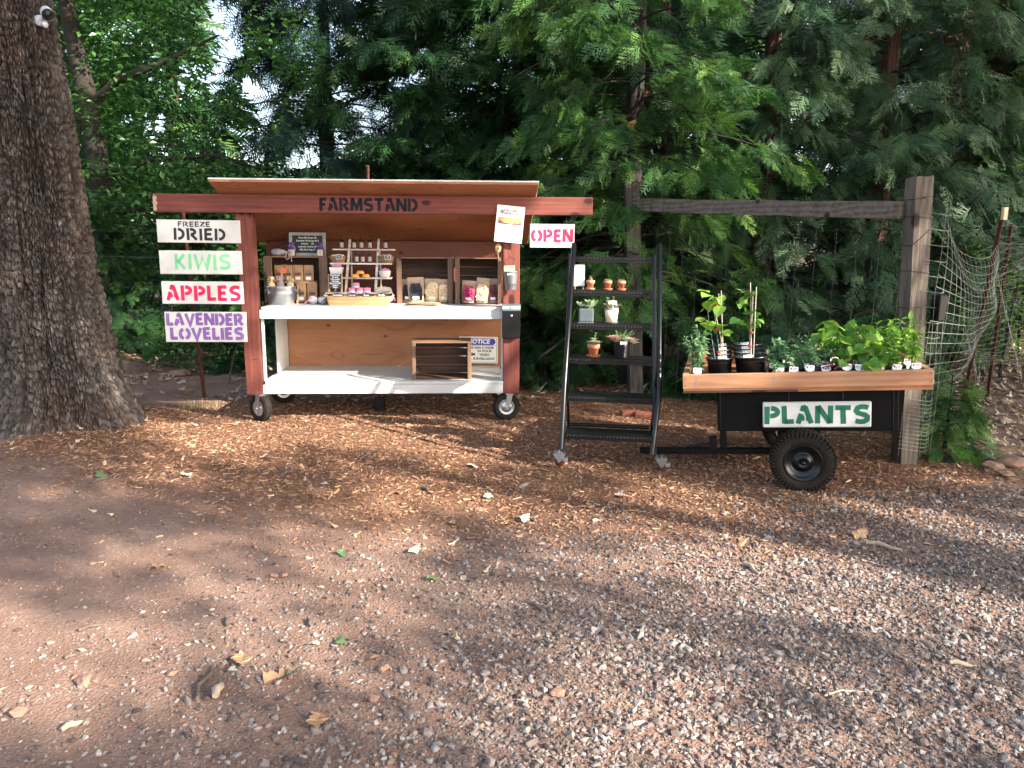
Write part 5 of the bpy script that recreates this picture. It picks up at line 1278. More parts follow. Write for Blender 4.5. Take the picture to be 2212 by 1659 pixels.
for k, (px, py, s_, mt, lab) in enumerate(LV):
    x, y, z = gpt(px, py); V, F = OAKL; V = V * s_; V = V + 0
    V[:, 0] *= 1 + .35 * np.sin(V[:, 1] / s_ * 9 + k * 1.7) * np.where(V[:, 0] > 0, 1, -.6); V[:, 0] += .10 * s_ * np.sin(V[:, 1] / s_ * 3 + k)
    V[:, 2] += .10 * s_ * np.sin(V[:, 0] / s_ * 6 + k) + .16 * s_ * (V[:, 1] / s_ - .5) ** 2 * (1 + k % 3)
    V[:, 1] -= s_ / 2
    me = bpy.data.meshes.new('fallen_leaf'); me.from_pydata([tuple(p) for p in V], [], [tuple(f) for f in F]); me.update()
    o = link('fallen_leaf', me, mt); o.location = (x, y, z + .014); o.rotation_euler = (random.uniform(-.25, .25), random.uniform(-.25, .25), random.uniform(0, 6.28)); tag(o, lab, 'leaf', 'single fallen leaves on the ground')
TW = [((428, 1520), (460, 1448), .008, 'twig', 'dark forked stick on pebbly soil'), ((170, 1368), (236, 1352), .007, 'twig', 'dark stick lying on soil at the far left'), ((467, 1520), (480, 1492), .016, 'twig_l', 'short thick grey brown stick'),
      ((133, 1588), (180, 1568), .010, 'twig_l', 'pale stick in the lower left'), ((1138, 1310), (1186, 1332), .006, 'twig', 'thin dark stick in the shade at the gravel edge'), ((140, 1430), (165, 1420), .006, 'twig', 'short dark twig left of the stones'),
      ((1606, 1225), (1640, 1248), .010, 'twig_l', 'weathered splinter on gravel'), ((2050, 1440), (2100, 1446), .010, 'twig_l', 'reddish stick on gravel at the right'), ((1780, 1510), (1900, 1496), .004, 'twig_l', 'long thin pale twig on gravel'),
      ((665, 1345), (672, 1362), .008, 'twig', 'small dark bark stick in the sun patch'), ((487, 1345), (492, 1362), .008, 'twig', 'tiny bark stick beside the sun patch'), ((610, 1032), (640, 1016), .014, 'twig', 'chunk of bark on the chips'),
      ((1870, 1180), (1950, 1196), .012, 'twig_l', 'weathered board splinter where gravel begins'), ((910, 1053), (935, 1068), .010, 'twig', 'dark stick on the chips below the stand'), ((200, 1050), (232, 1038), .012, 'twig', 'bark piece on chips near the trunk')]
for k, (a, b_, r_, mt, lab) in enumerate(TW):
    A = Vector(gpt(*a)); Bq = Vector(gpt(*b_)); d = Bq - A; sd_ = Vector((-d.y, d.x, 0)) * .08
    o = MB().tube([Vector((0, 0, r_)), d * .35 + sd_ + Vector((0, 0, r_ * 1.3)), d * .7 - sd_ * .5 + Vector((0, 0, r_)), d + Vector((0, 0, r_ * .8))], [r_ * .8, r_, r_ * .8, r_ * .4], 7).build('stick', mt)
    o.location = A; tag(o, lab, 'stick', 'loose sticks on the ground')
SNS = [(183, 1480, .035, 'broad brown stone in the dirt'), (205, 1477, .016, 'small grey stone beside the broad stone'), (612, 1248, .022, 'tan stone in the soft shade'), (594, 1246, .020, 'pinkish stone beside the tan one'), (1200, 1508, .026, 'brown round stone at the gravel edge'), (808, 1520, .02, 'pale rounded pebble on bare soil'), (778, 1258, .018, 'rounded stone near a green leaf'), (35, 1548, .03, 'flat dark stone in the lower left'), (830, 1455, .024, 'round brown pebble among small gravel'), (370, 1462, .02, 'grey brown pebble on reddish soil'), (200, 1218, .018, 'dark pebble on shaded soil')]
for px, py, s_, lab in SNS:
    x, y, z = gpt(px, py); V = STONES[random.randrange(14)][0] * [s_ * 1.2, s_, s_ * .55]
    me = bpy.data.meshes.new('loose_stone'); me.from_pydata([tuple(p) for p in V], [], [tuple(int(q) for q in f) for f in IF]); me.update()
    o = link('loose_stone', me, 'rock'); o.location = (x, y, z + s_ * .25); o.rotation_euler = (0, 0, random.uniform(0, 6)); sb = o.modifiers.new('s', 'BEVEL'); sb.width = s_ * .12; sb.segments = 2; tag(o, lab, 'stone', 'single loose stones')

# dry grass tufts by the stand and trunk
def tuft(name, cx, cy, r_, n_, h, mt='grassd', lab=None, tint=.6):
    a = rng.uniform(0, 6.28, n_); q = r_ * np.sqrt(rng.random(n_)); x = cx + q * np.cos(a); y = cy + q * np.sin(a) * .6
    d = rand_dirs(n_, 0); d[:, 2] = np.abs(d[:, 2]) + 1.1
    BL = (np.array([(-.03, 0, 0), (.03, 0, 0), (.018, .5, .02), (-.018, .5, .02), (0, 1, .12)], float), np.array([(0, 1, 2), (0, 2, 3), (3, 2, 4)]))
    o = scatter(name, [BL], np.stack([x, y, relief(x, y)], 1), basis(d), h * rng.uniform(.5, 1.2, n_), mt, None, np.clip(rng.normal(tint, .2, n_), 0, 1)); return tag(o, kind='stuff')
tuft('dry_grass', -2.95, 7.1, .22, 160, .09); tuft('dry_grass', -3.0, 5.95, .5, 90, .05); tuft('weeds', -3.35, 5.35, .5, 60, .04, 'seedling', None, .3); tuft('weeds', 3.9, 5.3, .7, 260, .06, 'seedling', None, .3)

# ------------------------------------------------------------------ FENCE POSTS, RAIL, WIRE
def fpost(name, lab, base, top, half, mt, rot=.05):
    o = empty(name, base, (0, 0, rot), lab, 'fence post')
    d = Vector(top) - Vector(base); m = MB(); vs = []
    c, s_ = math.cos(-rot), math.sin(-rot); dx, dy = d.x * c - d.y * s_, d.x * s_ + d.y * c
    for k in range(9):
        t = k / 8; j = lambda: random.uniform(-.003, .003)
        for sx_, sy_ in ((-1, -1), (-.35, -1.02), (-.28, -.94), (.3, -1.0), (1, -1), (1, 1), (-1, 1)):
            vs.append((dx * t + sx_ * half + j(), dy * t + sy_ * half + j(), -.1 + (d.z + .1) * t + (0 if k < 8 else j() * 3)))
    fs = [(i * 7 + k, i * 7 + (k + 1) % 7, (i + 1) * 7 + (k + 1) % 7, (i + 1) * 7 + k) for i in range(8) for k in range(7)] + [tuple(range(6, -1, -1)), tuple(range(56, 63))]
    m.add(vs, fs); m.build('timber', mt, o, .002)
    w_ = MB()
    for k, z in enumerate((d.z * f for f in (.15, .3, .42, .56, .68, .80, .865, .93))):
        t = z / d.z; tl = (.012 if k % 2 else -.006) + (.05 if k == 5 else 0)
        w_.tube([(dx * t + sx_ * (half + .004), dy * t + sy_ * (half + .004), z + tl * sx_) for sx_, sy_ in ((-1, -1), (-.3, -1.04), (.3, -1.04), (1, -1), (1, 1), (-1, 1), (-1, -1))], .0022, 5)
    w_.ball((0.0, dy * .3 - half - .006, d.z * .42), .008, 6, 4, (1.6, 1, .7)).ball((dx * .93, dy * .93 - half - .006, d.z * .93), .009, 6, 4, (1.6, 1, .7))
    tag(w_.build('wrapped_wire', 'wire_d', o), kind='stuff')
    return o
fp1 = fpost('fence_post', 'tall weathered square fence post behind the right end of the tray', (2.848, 5.40, 0), (2.765, 5.40, 1.995), .063, 'grey_post', .12)
fp2 = fpost('fence_post', 'dark weathered fence post behind the ladder', (1.285, 7.82, 0), (1.165, 7.82, 2.155), .068, 'dark_post', .05)
rl = empty('fence_rail', (1.22, 7.78, 1.925), (0, 0, 0), 'grey weathered square timber rail between the two fence posts', 'fence rail')
A, Bq = Vector((0, 0, 0)), Vector((1.505, -2.33, -.155))
d = Bq.normalized(); sd_ = Vector((-d.y, d.x, 0)).normalized(); up_ = sd_.cross(d).normalized() * -1
if up_.z < 0: up_ = -up_
vs = []
for k in range(15):
    t = k / 14; c = A + Bq * t; jz = random.uniform(-.004, .004)
    for a, b_ in ((-1, -1), (1, -1), (1, .9), (.8, 1.0), (-.9, 1)):
        vs.append(c + sd_ * (a * .062 + random.uniform(-.003, .003)) + up_ * (b_ * .060 + jz + random.uniform(-.004, .004)))
fs = [(i * 5 + k, i * 5 + (k + 1) % 5, (i + 1) * 5 + (k + 1) % 5, (i + 1) * 5 + k) for i in range(14) for k in range(5)] + [(4, 3, 2, 1, 0), tuple(range(70, 75))]
MB().add(vs, [f[::-1] for f in fs]); m = MB(); m.add(vs, fs); m.build('timber', 'grey_rail', rl, .004)
wv_ = MB()
for t in (.06, .10, .16):
    c = A + Bq * t; wv_.tube([c + sd_ * (a * .067) + up_ * (b_ * .066) for a, b_ in ((-1, -1), (-1, 1), (1, 1), (1, -1), (-1, -1))], .0028, 5)
tag(wv_.build('wrapped_wire', 'wire_d', rl), kind='stuff')

# black solar lamp box on the post
sb = empty('post_lamp', (2.955, 5.345, 1.11), (0, 0, .15), 'small black box light fixed to the side of the fence post', 'outdoor light')
MB().prism([(-.03, -.09), (.022, -.085), (.040, .075), (.036, .09), (-.03, .09)], -.045, .045).build('housing', 'black', sb, .006)
MB().box(.024, .030, -.03, .03, -.07, -.02).build('lens', 'tag', sb, .002)

# white wire mesh bulging from the post to the steel stake
nm_ = empty('wire_mesh', (2.92, 5.42, 0), (0, 0, 0), 'loose pale wire mesh bulging between the fence post and the steel stakes', 'wire mesh')
def meshpt(u, v):
    """u along the fence 0..1, v height 0..1"""
    x = .05 + 1.12 * u * (1 - .22 * (1 - v)); y = .02 + 1.12 * u
    top = 1.74 - .16 * u - .10 * math.sin(math.pi * u * .9); bot = .28 + .12 * u
    z = bot + (top - bot) * v
    y += -.22 * math.sin(math.pi * u) * math.sin(math.pi * v) ** .7 + .04 * math.sin(9 * u + 5 * v)
    x += .09 * u * math.sin(math.pi * (1 - v)) + .022 * math.sin(16 * v + 6 * u) * u
    z += .05 * math.sin(math.pi * u) * math.sin(5 * v) - .06 * math.sin(math.pi * u) * v
    return Vector((x, y, z))
m = MB()
for i in range(19):
    m.tube([meshpt(j / 26, i / 18) for j in range(27)], .0018, 4, False)
for j in range(20):
    m.tube([meshpt(j / 19, i / 22) for i in range(23)], .0015, 4, False)
m.build('wire_grid', 'wire', nm_)
m = MB()                                     # wires round the near post, denser low down
for k in range(26):
    z = .10 + .028 * k if k < 14 else .49 + (k - 13) * .105
    m.tube([(-.16, -.09 + .002 * k, z + .01), (-.07, -.100, z), (.02, -.096, z - .012), (.075, -.05, z - .01), (.10, .02, z + .012 * math.sin(k))], .0018, 4, False)
for x in (-.160, -.01, .05, .085): m.tube([(x, -.098 if x < .03 else -.06, .06), (x + .01, -.098 if x < .03 else -.06, .6), (x, -.096 if x < .03 else -.05, 1.2)], .0018, 4, False)
tag(m.build('wrapped_wire', 'wire', nm_), kind='stuff')
# second, crumpled mesh further along
nm2 = empty('crumpled_wire', (4.28, 7.0, 0), (0, 0, 0), 'tangled blue grey wire netting on the far stakes at the right edge', 'wire mesh')
m = MB(); rd = random.Random(3)
for k in range(24):
    x0 = rd.uniform(-.1, .2); z0 = 1.55 + rd.uniform(-.25, .12); pts = []
    for j in range(12):
        t = j / 11; pts.append((x0 + t * 1.5 + rd.uniform(-.05, .05), rd.uniform(-.1, .1) + t * .6, z0 - .25 * math.sin(t * 3 + k) * .6 + rd.uniform(-.05, .05)))
    m.tube(pts, .0016, 3, False)
for k in range(26):
    z0 = .35 + k * .045; m.tube([(-.15 + t * 1.7, t * .7 + .06 * math.sin(k + t * 6), z0 + .06 * math.sin(t * 7 + k * .5) + t * .15) for t in np.linspace(0, 1, 12)], .0014, 3, False)
for k in range(20):
    x0 = -.15 + k * .085; m.tube([(x0 + .04 * math.sin(z * 5 + k), .06 * math.cos(z * 6 + k) + x0 * .4, z) for z in np.linspace(.3, 1.5, 9)], .0014, 3, False)
m.build('wire_tangle', 'steel_d', nm2)

def tpost(x, y, z1, lean, lab, cap=True, mt='rust', z0=0, name='steel_stake', r_=.018):
    o = empty(name, (x, y, z0), (0, 0, random.uniform(-.3, .3)), lab, 'stake', 'steel fence stakes')
    m = MB(); top = z1 - z0
    m.add([(-r_, 0, -.1), (r_, 0, -.1), (r_, .004, -.1), (-r_, .004, -.1), (-r_ + lean, 0, top), (r_ + lean, 0, top), (r_ + lean, .004, top), (-r_ + lean, .004, top)], BF)
    m.add([(-.003, -r_ * 1.3, -.1), (.003, -r_ * 1.3, -.1), (.003, -.0005, -.1), (-.003, -.0005, -.1), (-.003 + lean, -r_ * 1.3, top), (.003 + lean, -r_ * 1.3, top), (.003 + lean, -.0005, top), (-.003 + lean, -.0005, top)], BF)
    for k in range(int(top / .06)):
        z = .05 + k * .06; m.box(-.006 + lean * z / top, .006 + lean * z / top, -r_ * 1.75, -r_ * 1.32, z, z + .02)
    m.build('stake', mt, o)
    if cap: MB().box(-r_ + lean - .001, r_ + lean + .001, -r_ * 1.9, .0055, top - .10, top + .004).build('painted_tip', 'cream', o, .003)
    return o
tpost(3.93, 6.62, 1.86, .20, 'brown steel stake with a cream painted tip, right of the mesh', True)
tpost(4.62, 7.35, 1.75, .04, 'rusty steel stake behind the crumpled netting', False)
tpost(5.55, 8.4, 1.9, 0, 'dark steel stake at the right picture edge', False, 'black')
tpost(-3.07, 7.55, 1.98, -.10, 'thin rusty stake behind the four product signs', False)
tpost(-1.55, 8.35, 2.35, .02, 'rusty stake sticking up behind the stand roof', False)
gw = empty('wire_fence', (-4.6, 7.6, 0), (0, 0, 0), 'thin wire fence strands running behind the stand and signs', 'wire fence')
for z in (.5, .8, 1.1, 1.4, 1.65):
    MB().tube([(0, .3, z), (1.5, 0, z - .01), (3.1, .7, z), (5.9, .25, z + .02)], .0022, 4, False).build('wire_strand', 'wire_d', gw)
gw2 = empty('wire_fence', (1.25, 7.86, 0), (0, 0, 0), 'thin square wire fence hanging between the two fence posts', 'wire fence')
for z in (.3, .5, .7, .9, 1.1, 1.3, 1.5, 1.68): MB().tube([(0, 0, z), (.8, -1.2, z - .015), (1.56, -2.38, z - .04)], .0020, 4, False).build('wire_strand', 'wire_d', gw2)
m = MB()
for k in range(16): t = (k + .5) / 16; m.tube([(1.56 * t, -2.38 * t, .1), (1.56 * t + .01, -2.38 * t, 1.7 - .04 * t)], .0017, 4, False)
m.build('wire_picket', 'wire_d', gw2)

# bricks and rocks near the fences
for px, py, D_, rz0, lab in ((1363, 893, 0, .2, 'red brick half buried behind the ladder'), (1395, 897, 0, -.1, 'red brick beside the dark fence post')):
    x, y, z = gpt(px, py); o = MB().box(-.10, .10, -.045, .045, -.02, .04).build('brick', 'brick', None, .006, 2); o.location = (x, y, z); o.rotation_euler = (.1, .05, rz0); tag(o, lab, 'brick', 'old bricks behind the ladder')
for px, py, s_, lab in ((2140, 1012, .075, 'flat brown rock on the leafy bank'), (2190, 1003, .10, 'larger reddish rock at the right picture edge'), (2175, 1028, .06, 'dark flat rock below the reddish one'), (395, 812, .14, 'rounded brown clod on the path behind the signs')):
    x, y, z = gpt(px, py); V = STONES[random.randrange(14)][0] * [s_ * 1.3, s_, s_ * .45]
    me = bpy.data.meshes.new('rock'); me.from_pydata([tuple(p) for p in V], [], [tuple(int(q) for q in f) for f in IF]); me.update()
    o = link('rock', me, 'rock'); o.location = (x, y, z + .02); b2 = o.modifiers.new('b', 'BEVEL'); b2.width = s_ * .15; b2.segments = 3; tag(o, lab, 'rock', 'rocks at the edges of the clearing')

# ------------------------------------------------------------------ BIG TRUNK at the left
def worley(u, v, nu, seed):
    """distance to the nearest and second nearest cell point; u wraps every nu cells"""
    r = np.random.default_rng(seed); J = r.random((nu, 400, 2)); H_ = r.random((nu, 400))
    ui, vi = np.floor(u).astype(int), np.floor(v).astype(int); f1 = np.full(u.shape, 9.0); f2 = np.full(u.shape, 9.0); hh = np.zeros(u.shape)
    for a in (-1, 0, 1):
        for b_ in (-1, 0, 1):
            cu, cv = (ui + a), (vi + b_); j = J[cu % nu, cv % 400]; dx = cu + .15 + .7 * j[..., 0] - u; dy = cv + .1 + .8 * j[..., 1] - v; d = np.sqrt(dx * dx + dy * dy)
            n1 = d < f1; f2 = np.where(n1, f1, np.minimum(f2, d)); hh = np.where(n1, H_[cu % nu, cv % 400], hh); f1 = np.where(n1, d, f1)
    return f1, f2, hh
def big_trunk():
    zs = np.concatenate([np.arange(-.10, 3.75, .0135), np.arange(3.76, 4.9, .06)])
    aa = np.concatenate([np.linspace(-math.pi, 0.15, 340, endpoint=False), np.linspace(.15, math.pi, 44, endpoint=False)])   # dense on the camera side
    A_, Z_ = np.meshgrid(aa, zs)
    cx = np.interp(Z_, [-.1, .05, .17, .5, 1.25, 2.0, 2.7, 3.35, 4.9], [-3.735, -3.745, -3.755, -3.795, -3.875, -3.895, -3.935, -3.995, -4.13]); cy = 6.38 + .02 * Z_
    r0 = np.interp(Z_, [-.1, .03, .17, .3, .5, 1.25, 2.0, 2.7, 3.35, 4.9], [.70, .61, .54, .495, .45, .405, .378, .358, .348, .31])
    lob = .07 * np.exp(-np.maximum(Z_, 0) / .28) * (np.cos(3 * A_ + .5) + .6 * np.cos(5 * A_ + 2))
    r0 = r0 + lob + .012 * np.sin(2 * A_ + Z_) + .008 * np.sin(5 * A_ - 2 * Z_)
    nu = 88; u = (A_ + math.pi) / (2 * math.pi) * nu; vv = Z_ / .066
    warp = (vnoise(A_ * 3, Z_ * 2, .35) - .5) * 1.5 + (vnoise(A_ * 9, Z_ * 2, .12) - .5) * 1.4
    f1, f2, hh = worley((u + warp) % nu, vv + (vnoise(A_ * 4 + 9, Z_, .2) - .5) * .8 + 5, nu, 5)
    plate = sstep(.04, .42, f2 - f1)
    nu2 = 200; g1_, g2_, h2 = worley(((A_ + math.pi) / (2 * math.pi) * nu2 + warp * 2) % nu2, (Z_ / .020) % 390 + 2, nu2, 8)
    small = sstep(0, .3, g2_ - g1_)
    furrow = np.abs(vnoise(A_ * 17 + 1.6 * (vnoise(A_ * 6, Z_, .22) - .5) + .8 * (vnoise(A_ * 20, Z_ * 4, .4) - .5), Z_ * 3.0, 1.0) - .5) * 2
    fur = 1 - sstep(0, .20, furrow)
    depth = (plate - 1) * .020 - fur * .026 + plate * (hh - .5) * .014 + (small - .7) * .003 + (h2 - .5) * .003
    depth *= np.interp(Z_, [-.1, .05, .3], [.3, .5, 1])
    r_ = r0 + depth
    V = np.stack([(cx + r_ * np.cos(A_)).ravel(), (cy + r_ * np.sin(A_)).ravel(), Z_.ravel()], 1)
    nz, na = A_.shape; I = np.arange(nz * na).reshape(nz, na); J = np.roll(I, -1, 1)
    F = np.stack([I[:-1], J[:-1], J[1:], I[1:]], -1).reshape(-1, 4)
    t = np.clip(.22 + .26 * hh * plate + .20 * (h2 - .5) + .20 * (plate - 1) - .22 * fur + .35 * (vnoise(A_ * 8, Z_ * 2, .45) - .5), 0, 1).ravel()
    return V, F, t
m, n, l, b = nodes('oak_bark'); setp(b, .92, 0, .25)
at = n.new('ShaderNodeAttribute'); at.attribute_name = 'tint'; v = coords(n, l, (1, 1, 1), False)
c0 = ramp(n, l, at.outputs['Fac'], [(0, (.030, .025, .023)), (.35, (.085, .073, .067)), (.6, (.150, .134, .124)), (.9, (.27, .255, .24))])
lf = ramp(n, l, noise(n, l, v, 7, 7, .75), [(.60, (0, 0, 0)), (.70, (1, 1, 1))]); lf2 = ramp(n, l, noise(n, l, v, 55, 3), [(.45, (0, 0, 0)), (.6, (1, 1, 1))])
mm = n.new('ShaderNodeMath'); mm.operation = 'MULTIPLY'; l.new(lf, mm.inputs[0]); l.new(lf2, mm.inputs[1])
mx = n.new('ShaderNodeMix'); mx.data_type = 'RGBA'; l.new(mm.outputs[0], mx.inputs[0]); l.new(c0, mx.inputs[6]); mx.inputs[7].default_value = (.36, .38, .37, 1)
rf = ramp(n, l, noise(n, l, v, 1.6, 3, .5), [(.50, (1, 1, 1)), (.75, (1.15, .85, .72))])
mx2 = n.new('ShaderNodeMix'); mx2.data_type = 'RGBA'; mx2.blend_type = 'MULTIPLY'; mx2.inputs[0].default_value = 1; l.new(mx.outputs[2], mx2.inputs[6]); l.new(rf, mx2.inputs[7])
l.new(mx2.outputs[2], b.inputs['Base Color']); bump(n, l, noise(n, l, v, 90, 6, .7), b, .6, .006)
M['oak_bark'] = m
oak = empty('oak_tree', (-3.74, 6.38, 0), (0, 0, 0), 'massive deeply furrowed tree trunk at the left edge with a security camera', 'tree')
V, F, t = big_trunk(); V = V - np.array([-3.74, 6.38, 0]); np_mesh('trunk', V, F, 'oak_bark', oak, t, False)
MB().tube([(-.81, .1, 4.85), (-.95, .1, 5.6), (-.8, .2, 6.6), (-.9, .2, 7.6)], [.35, .30, .2, .06], 12).tube([(-.9, .1, 5.4), (-2.0, -.2, 6.3), (-3.0, -.6, 6.8)], [.2, .14, .05], 8).tube([(-.85, .1, 5.8), (.2, .8, 6.6), (1.2, 1.2, 7.2)], [.18, .12, .04], 8).build('limb', 'bark_dark', oak)
n_ = 2600; c = np.array([(-.9, .2, 7.4), (-2.6, -.5, 7.0), (1.0, 1.1, 7.3), (-1.6, .8, 7.6), (-.2, -.3, 7.5)]); i = rng.integers(0, 5, n_)
scatter('crown', [OVATE], c[i] + rng.normal(size=(n_, 3)) * [.75, .75, .35], basis(rand_dirs(n_), roll=rng.normal(size=n_)), rng.uniform(.09, .15, n_), 'leafy', oak)

# security camera on the trunk
sc_ = empty('security_camera', (-3.565, 6.285, 3.22), (0, 0, R(-8)), 'white security camera with black face and white cable mounted on the trunk', 'security camera')
MB().lathe([(0, .038), (.036, .034), (.040, .02), (.040, -.012), (.036, -.024), (.0, -.026)], (-.075, .0, -.02), 20, 'Y').build('mount_disc', 'camwhite', sc_)
MB().tube([(-.06, -.02, -.02), (-.03, -.03, -.005), (-.01, -.035, .01)], .015, 8).ball((-.012, -.03, -.055), .021, 12, 8, (1, 1, 1.25)).build('ball_joint', 'camwhite', sc_)
M4 = Matrix.Translation((.020, -.045, .022)) @ Matrix.Rotation(R(48), 4, 'Z') @ Matrix.Rotation(R(30), 4, 'X')
bd = MB().lathe([(0, .045), (.030, .043), (.043, .030), (.047, .0), (.047, -.038), (.0465, -.046)], (0, 0, 0), 28, 'Y', .9, 1, M4)
bd.build('camera_body', 'camwhite', sc_)
MB().lathe([(.0, -.047), (.040, -.046), (.0455, -.042), (.046, -.036)], (0, 0, 0), 28, 'Y', .9, 1, M4).build('face_glass', 'camlens', sc_)
MB().lathe([(0, -.0485), (.012, -.0485), (.013, -.0475)], (0, 0, .012), 16, 'Y', 1, 1, M4).build('lens', 'slate', sc_)
MB().tube([(-.10, -.01, -.02), (-.125, -.02, -.045), (-.17, -.020, -.055), (-.25, -.025, -.060), (-.36, -.01, -.075), (-.48, .03, -.095), (-.66, .20, -.10)], .0048, 6).build('cable', 'camwhite', sc_)

# ------------------------------------------------------------------ TREES
def branchpts(p0, az, L, rise, droop, n_=7, wob=.06):
    out = []; rd = random
    for k in range(n_):
        t = k / (n_ - 1); a = az + wob * math.sin(t * 4 + az * 7)
        out.append((p0[0] + math.cos(a) * L * t, p0[1] + math.sin(a) * L * t, p0[2] + rise * L * t - droop * L * t * t))
    return np.array(out)

def conifer(name, label, x, y, rt, h, z0, reach, nb, nsp, ss, mat='cedar', seed=0, rise=.10, droop=.30, tmpl=None, zdense=5.0, azr=None, tint=.5, hang=.5, dead=0, bark='bark_red', taper=.45, lean=(0, 0), bare=.25, cat='tree', group='evergreens behind the stand and fence', gap=None):
    random.seed(seed); r = np.random.default_rng(seed)
    T = empty(name, (x, y, 0), (0, 0, 0), label, cat, group)
    # ribbed trunk
    zs = np.linspace(-.1, h, 26); na = 40; a = np.linspace(0, 2 * math.pi, na, endpoint=False); A_, Z_ = np.meshgrid(a, zs)
    rr = rt * (1 - .75 * np.clip(Z_ / h, 0, 1)) * (1 + .5 * np.exp(-np.maximum(Z_, 0) / .3)) * (1 + .10 * np.sin(A_ * 9 + Z_ * .8) * np.sin(A_ * 4 - Z_ * .6) + .05 * np.sin(17 * A_ + Z_))
    V = np.stack([(lean[0] * Z_ + rr * np.cos(A_)).ravel(), (lean[1] * Z_ + rr * np.sin(A_)).ravel(), Z_.ravel()], 1)
    I = np.arange(len(zs) * na).reshape(len(zs), na); J = np.roll(I, -1, 1); np_mesh('trunk', V, np.stack([I[:-1], J[:-1], J[1:], I[1:]], -1).reshape(-1, 4), bark, T, None, True)
    br = MB(); P, D, Rl, Sz, Tn = [], [], [], [], []; dP, dD, dS = [], [], []
    for k in range(nb):
        u_ = r.random(); z = z0 + (zdense - z0) * (k + r.random()) / nb if u_ < .88 else z0 + (h - z0) * r.random()
        az = r.uniform(*azr) if azr else r.uniform(0, 2 * math.pi)
        if azr is None and math.sin(az) > .25 and r.random() < .6: az = -az
        L = reach * (1 - taper * z / h) * r.uniform(.55, 1.12)
        pts = branchpts((lean[0] * z, lean[1] * z, z), az, L, rise + r.uniform(-.08, .12), droop * r.uniform(.6, 1.3))
        br.tube([tuple(p) for p in pts], [max(.004, rt * .16 * (1 - t * .85) * (L / reach)) for t in np.linspace(0, 1, 7)], 5, False)
        isdead = r.random() < dead
        ns = max(3, int(nsp * L / reach)); ts = bare + (1 - bare) * np.sqrt(r.random(ns)) if not isdead else r.random(3)
        for t in ts:
            q = t * 6; i0 = min(5, int(q)); p = pts[i0] + (pts[i0 + 1] - pts[i0]) * (q - i0); ax = pts[i0 + 1] - pts[i0]; ax = ax / np.linalg.norm(ax)
            side = np.array([-ax[1], ax[0], 0]); s_ = r.choice([-1, 1]) * r.uniform(.2, 1.1)
            d = ax * r.uniform(.4, 1.1) + side * s_ + np.array([0, 0, r.uniform(-hang, .25)])
            if isdead: dP.append(p); dD.append(d); dS.append(ss * r.uniform(.4, .8)); continue
            off = side * s_ * r.uniform(0, .18) * L + np.array([0, 0, r.uniform(-.10, .04)])
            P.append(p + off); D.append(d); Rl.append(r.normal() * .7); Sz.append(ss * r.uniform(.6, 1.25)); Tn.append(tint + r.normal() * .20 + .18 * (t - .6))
        if isdead:
            for q in range(4):
                t = r.uniform(.2, .95); i0 = min(5, int(t * 6)); p = pts[i0]; e = p + np.array([r.uniform(-.3, .3), r.uniform(-.3, .3), r.uniform(-.25, .1)]) * L * .5; br.tube([tuple(p), tuple((p + e) / 2 + [0, 0, .02]), tuple(e)], [.005, .004, .002], 4, False)
    tag(br.build('branches', 'bark_dark', T), kind='stuff')
    P, D = np.array(P), np.array(D); Rl, Sz, Tn = np.array(Rl), np.array(Sz), np.array(Tn)
    if gap is not None:
        k = ~gap(P + np.array([x, y, 0])); P, D, Rl, Sz, Tn = P[k], D[k], Rl[k], Sz[k], Tn[k]
    scatter('crown', tmpl or SPRAYS, P, basis(D, roll=Rl), Sz, mat, T, np.clip(Tn, 0, 1), tv=.25)
    if dP: scatter('dead_sprays', SPRAYS_LO, np.array(dP), basis(np.array(dD)), np.array(dS), 'dead', T)
    return T

def pixgap(*els):
    """sky openings: True where a point seen from the clearing lies in one of the ellipses"""
    def f(Pw):
        q = Pw - np.array([0, 0, 1.5]); w_ = q @ np.array(fv); px = 1106 + 1661 * (q @ np.array(r2)) / w_; py = 829.5 - 1661 * (q @ np.array(u2)) / w_
        k = np.zeros(len(Pw), bool)
        for cx, cy, rx, ry in els:
            k |= ((px - cx) / rx) ** 2 + ((py - cy) / ry) ** 2 < 1 + .5 * (vnoise(px, py, 22) - .5) * 2
        return k & (w_ > .5)
    return f
SKYGAP = pixgap((478, 70, 52, 125), (560, 210, 42, 90), (530, 315, 55, 36), (655, 345, 40, 18), (800, 360, 30, 16), (715, 130, 14, 50))

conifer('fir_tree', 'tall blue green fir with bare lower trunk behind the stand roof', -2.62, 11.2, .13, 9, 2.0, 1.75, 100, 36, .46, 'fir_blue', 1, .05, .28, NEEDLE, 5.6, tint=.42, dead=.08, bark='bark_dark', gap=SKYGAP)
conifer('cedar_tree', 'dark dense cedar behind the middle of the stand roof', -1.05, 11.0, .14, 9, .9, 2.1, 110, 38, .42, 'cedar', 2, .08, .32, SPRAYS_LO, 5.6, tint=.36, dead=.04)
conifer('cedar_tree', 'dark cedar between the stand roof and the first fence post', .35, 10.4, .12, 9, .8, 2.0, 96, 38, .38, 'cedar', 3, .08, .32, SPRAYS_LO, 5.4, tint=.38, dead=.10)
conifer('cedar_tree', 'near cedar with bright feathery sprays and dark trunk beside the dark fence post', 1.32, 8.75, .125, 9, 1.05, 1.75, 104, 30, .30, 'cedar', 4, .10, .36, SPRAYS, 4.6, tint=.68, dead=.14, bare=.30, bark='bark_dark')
conifer('cedar_tree', 'low branched cedar behind the plant ladder', 1.9, 10.3, .11, 8, .5, 1.9, 100, 34, .36, 'cedar', 5, .05, .32, SPRAYS_LO, 5.0, tint=.42, dead=.25)
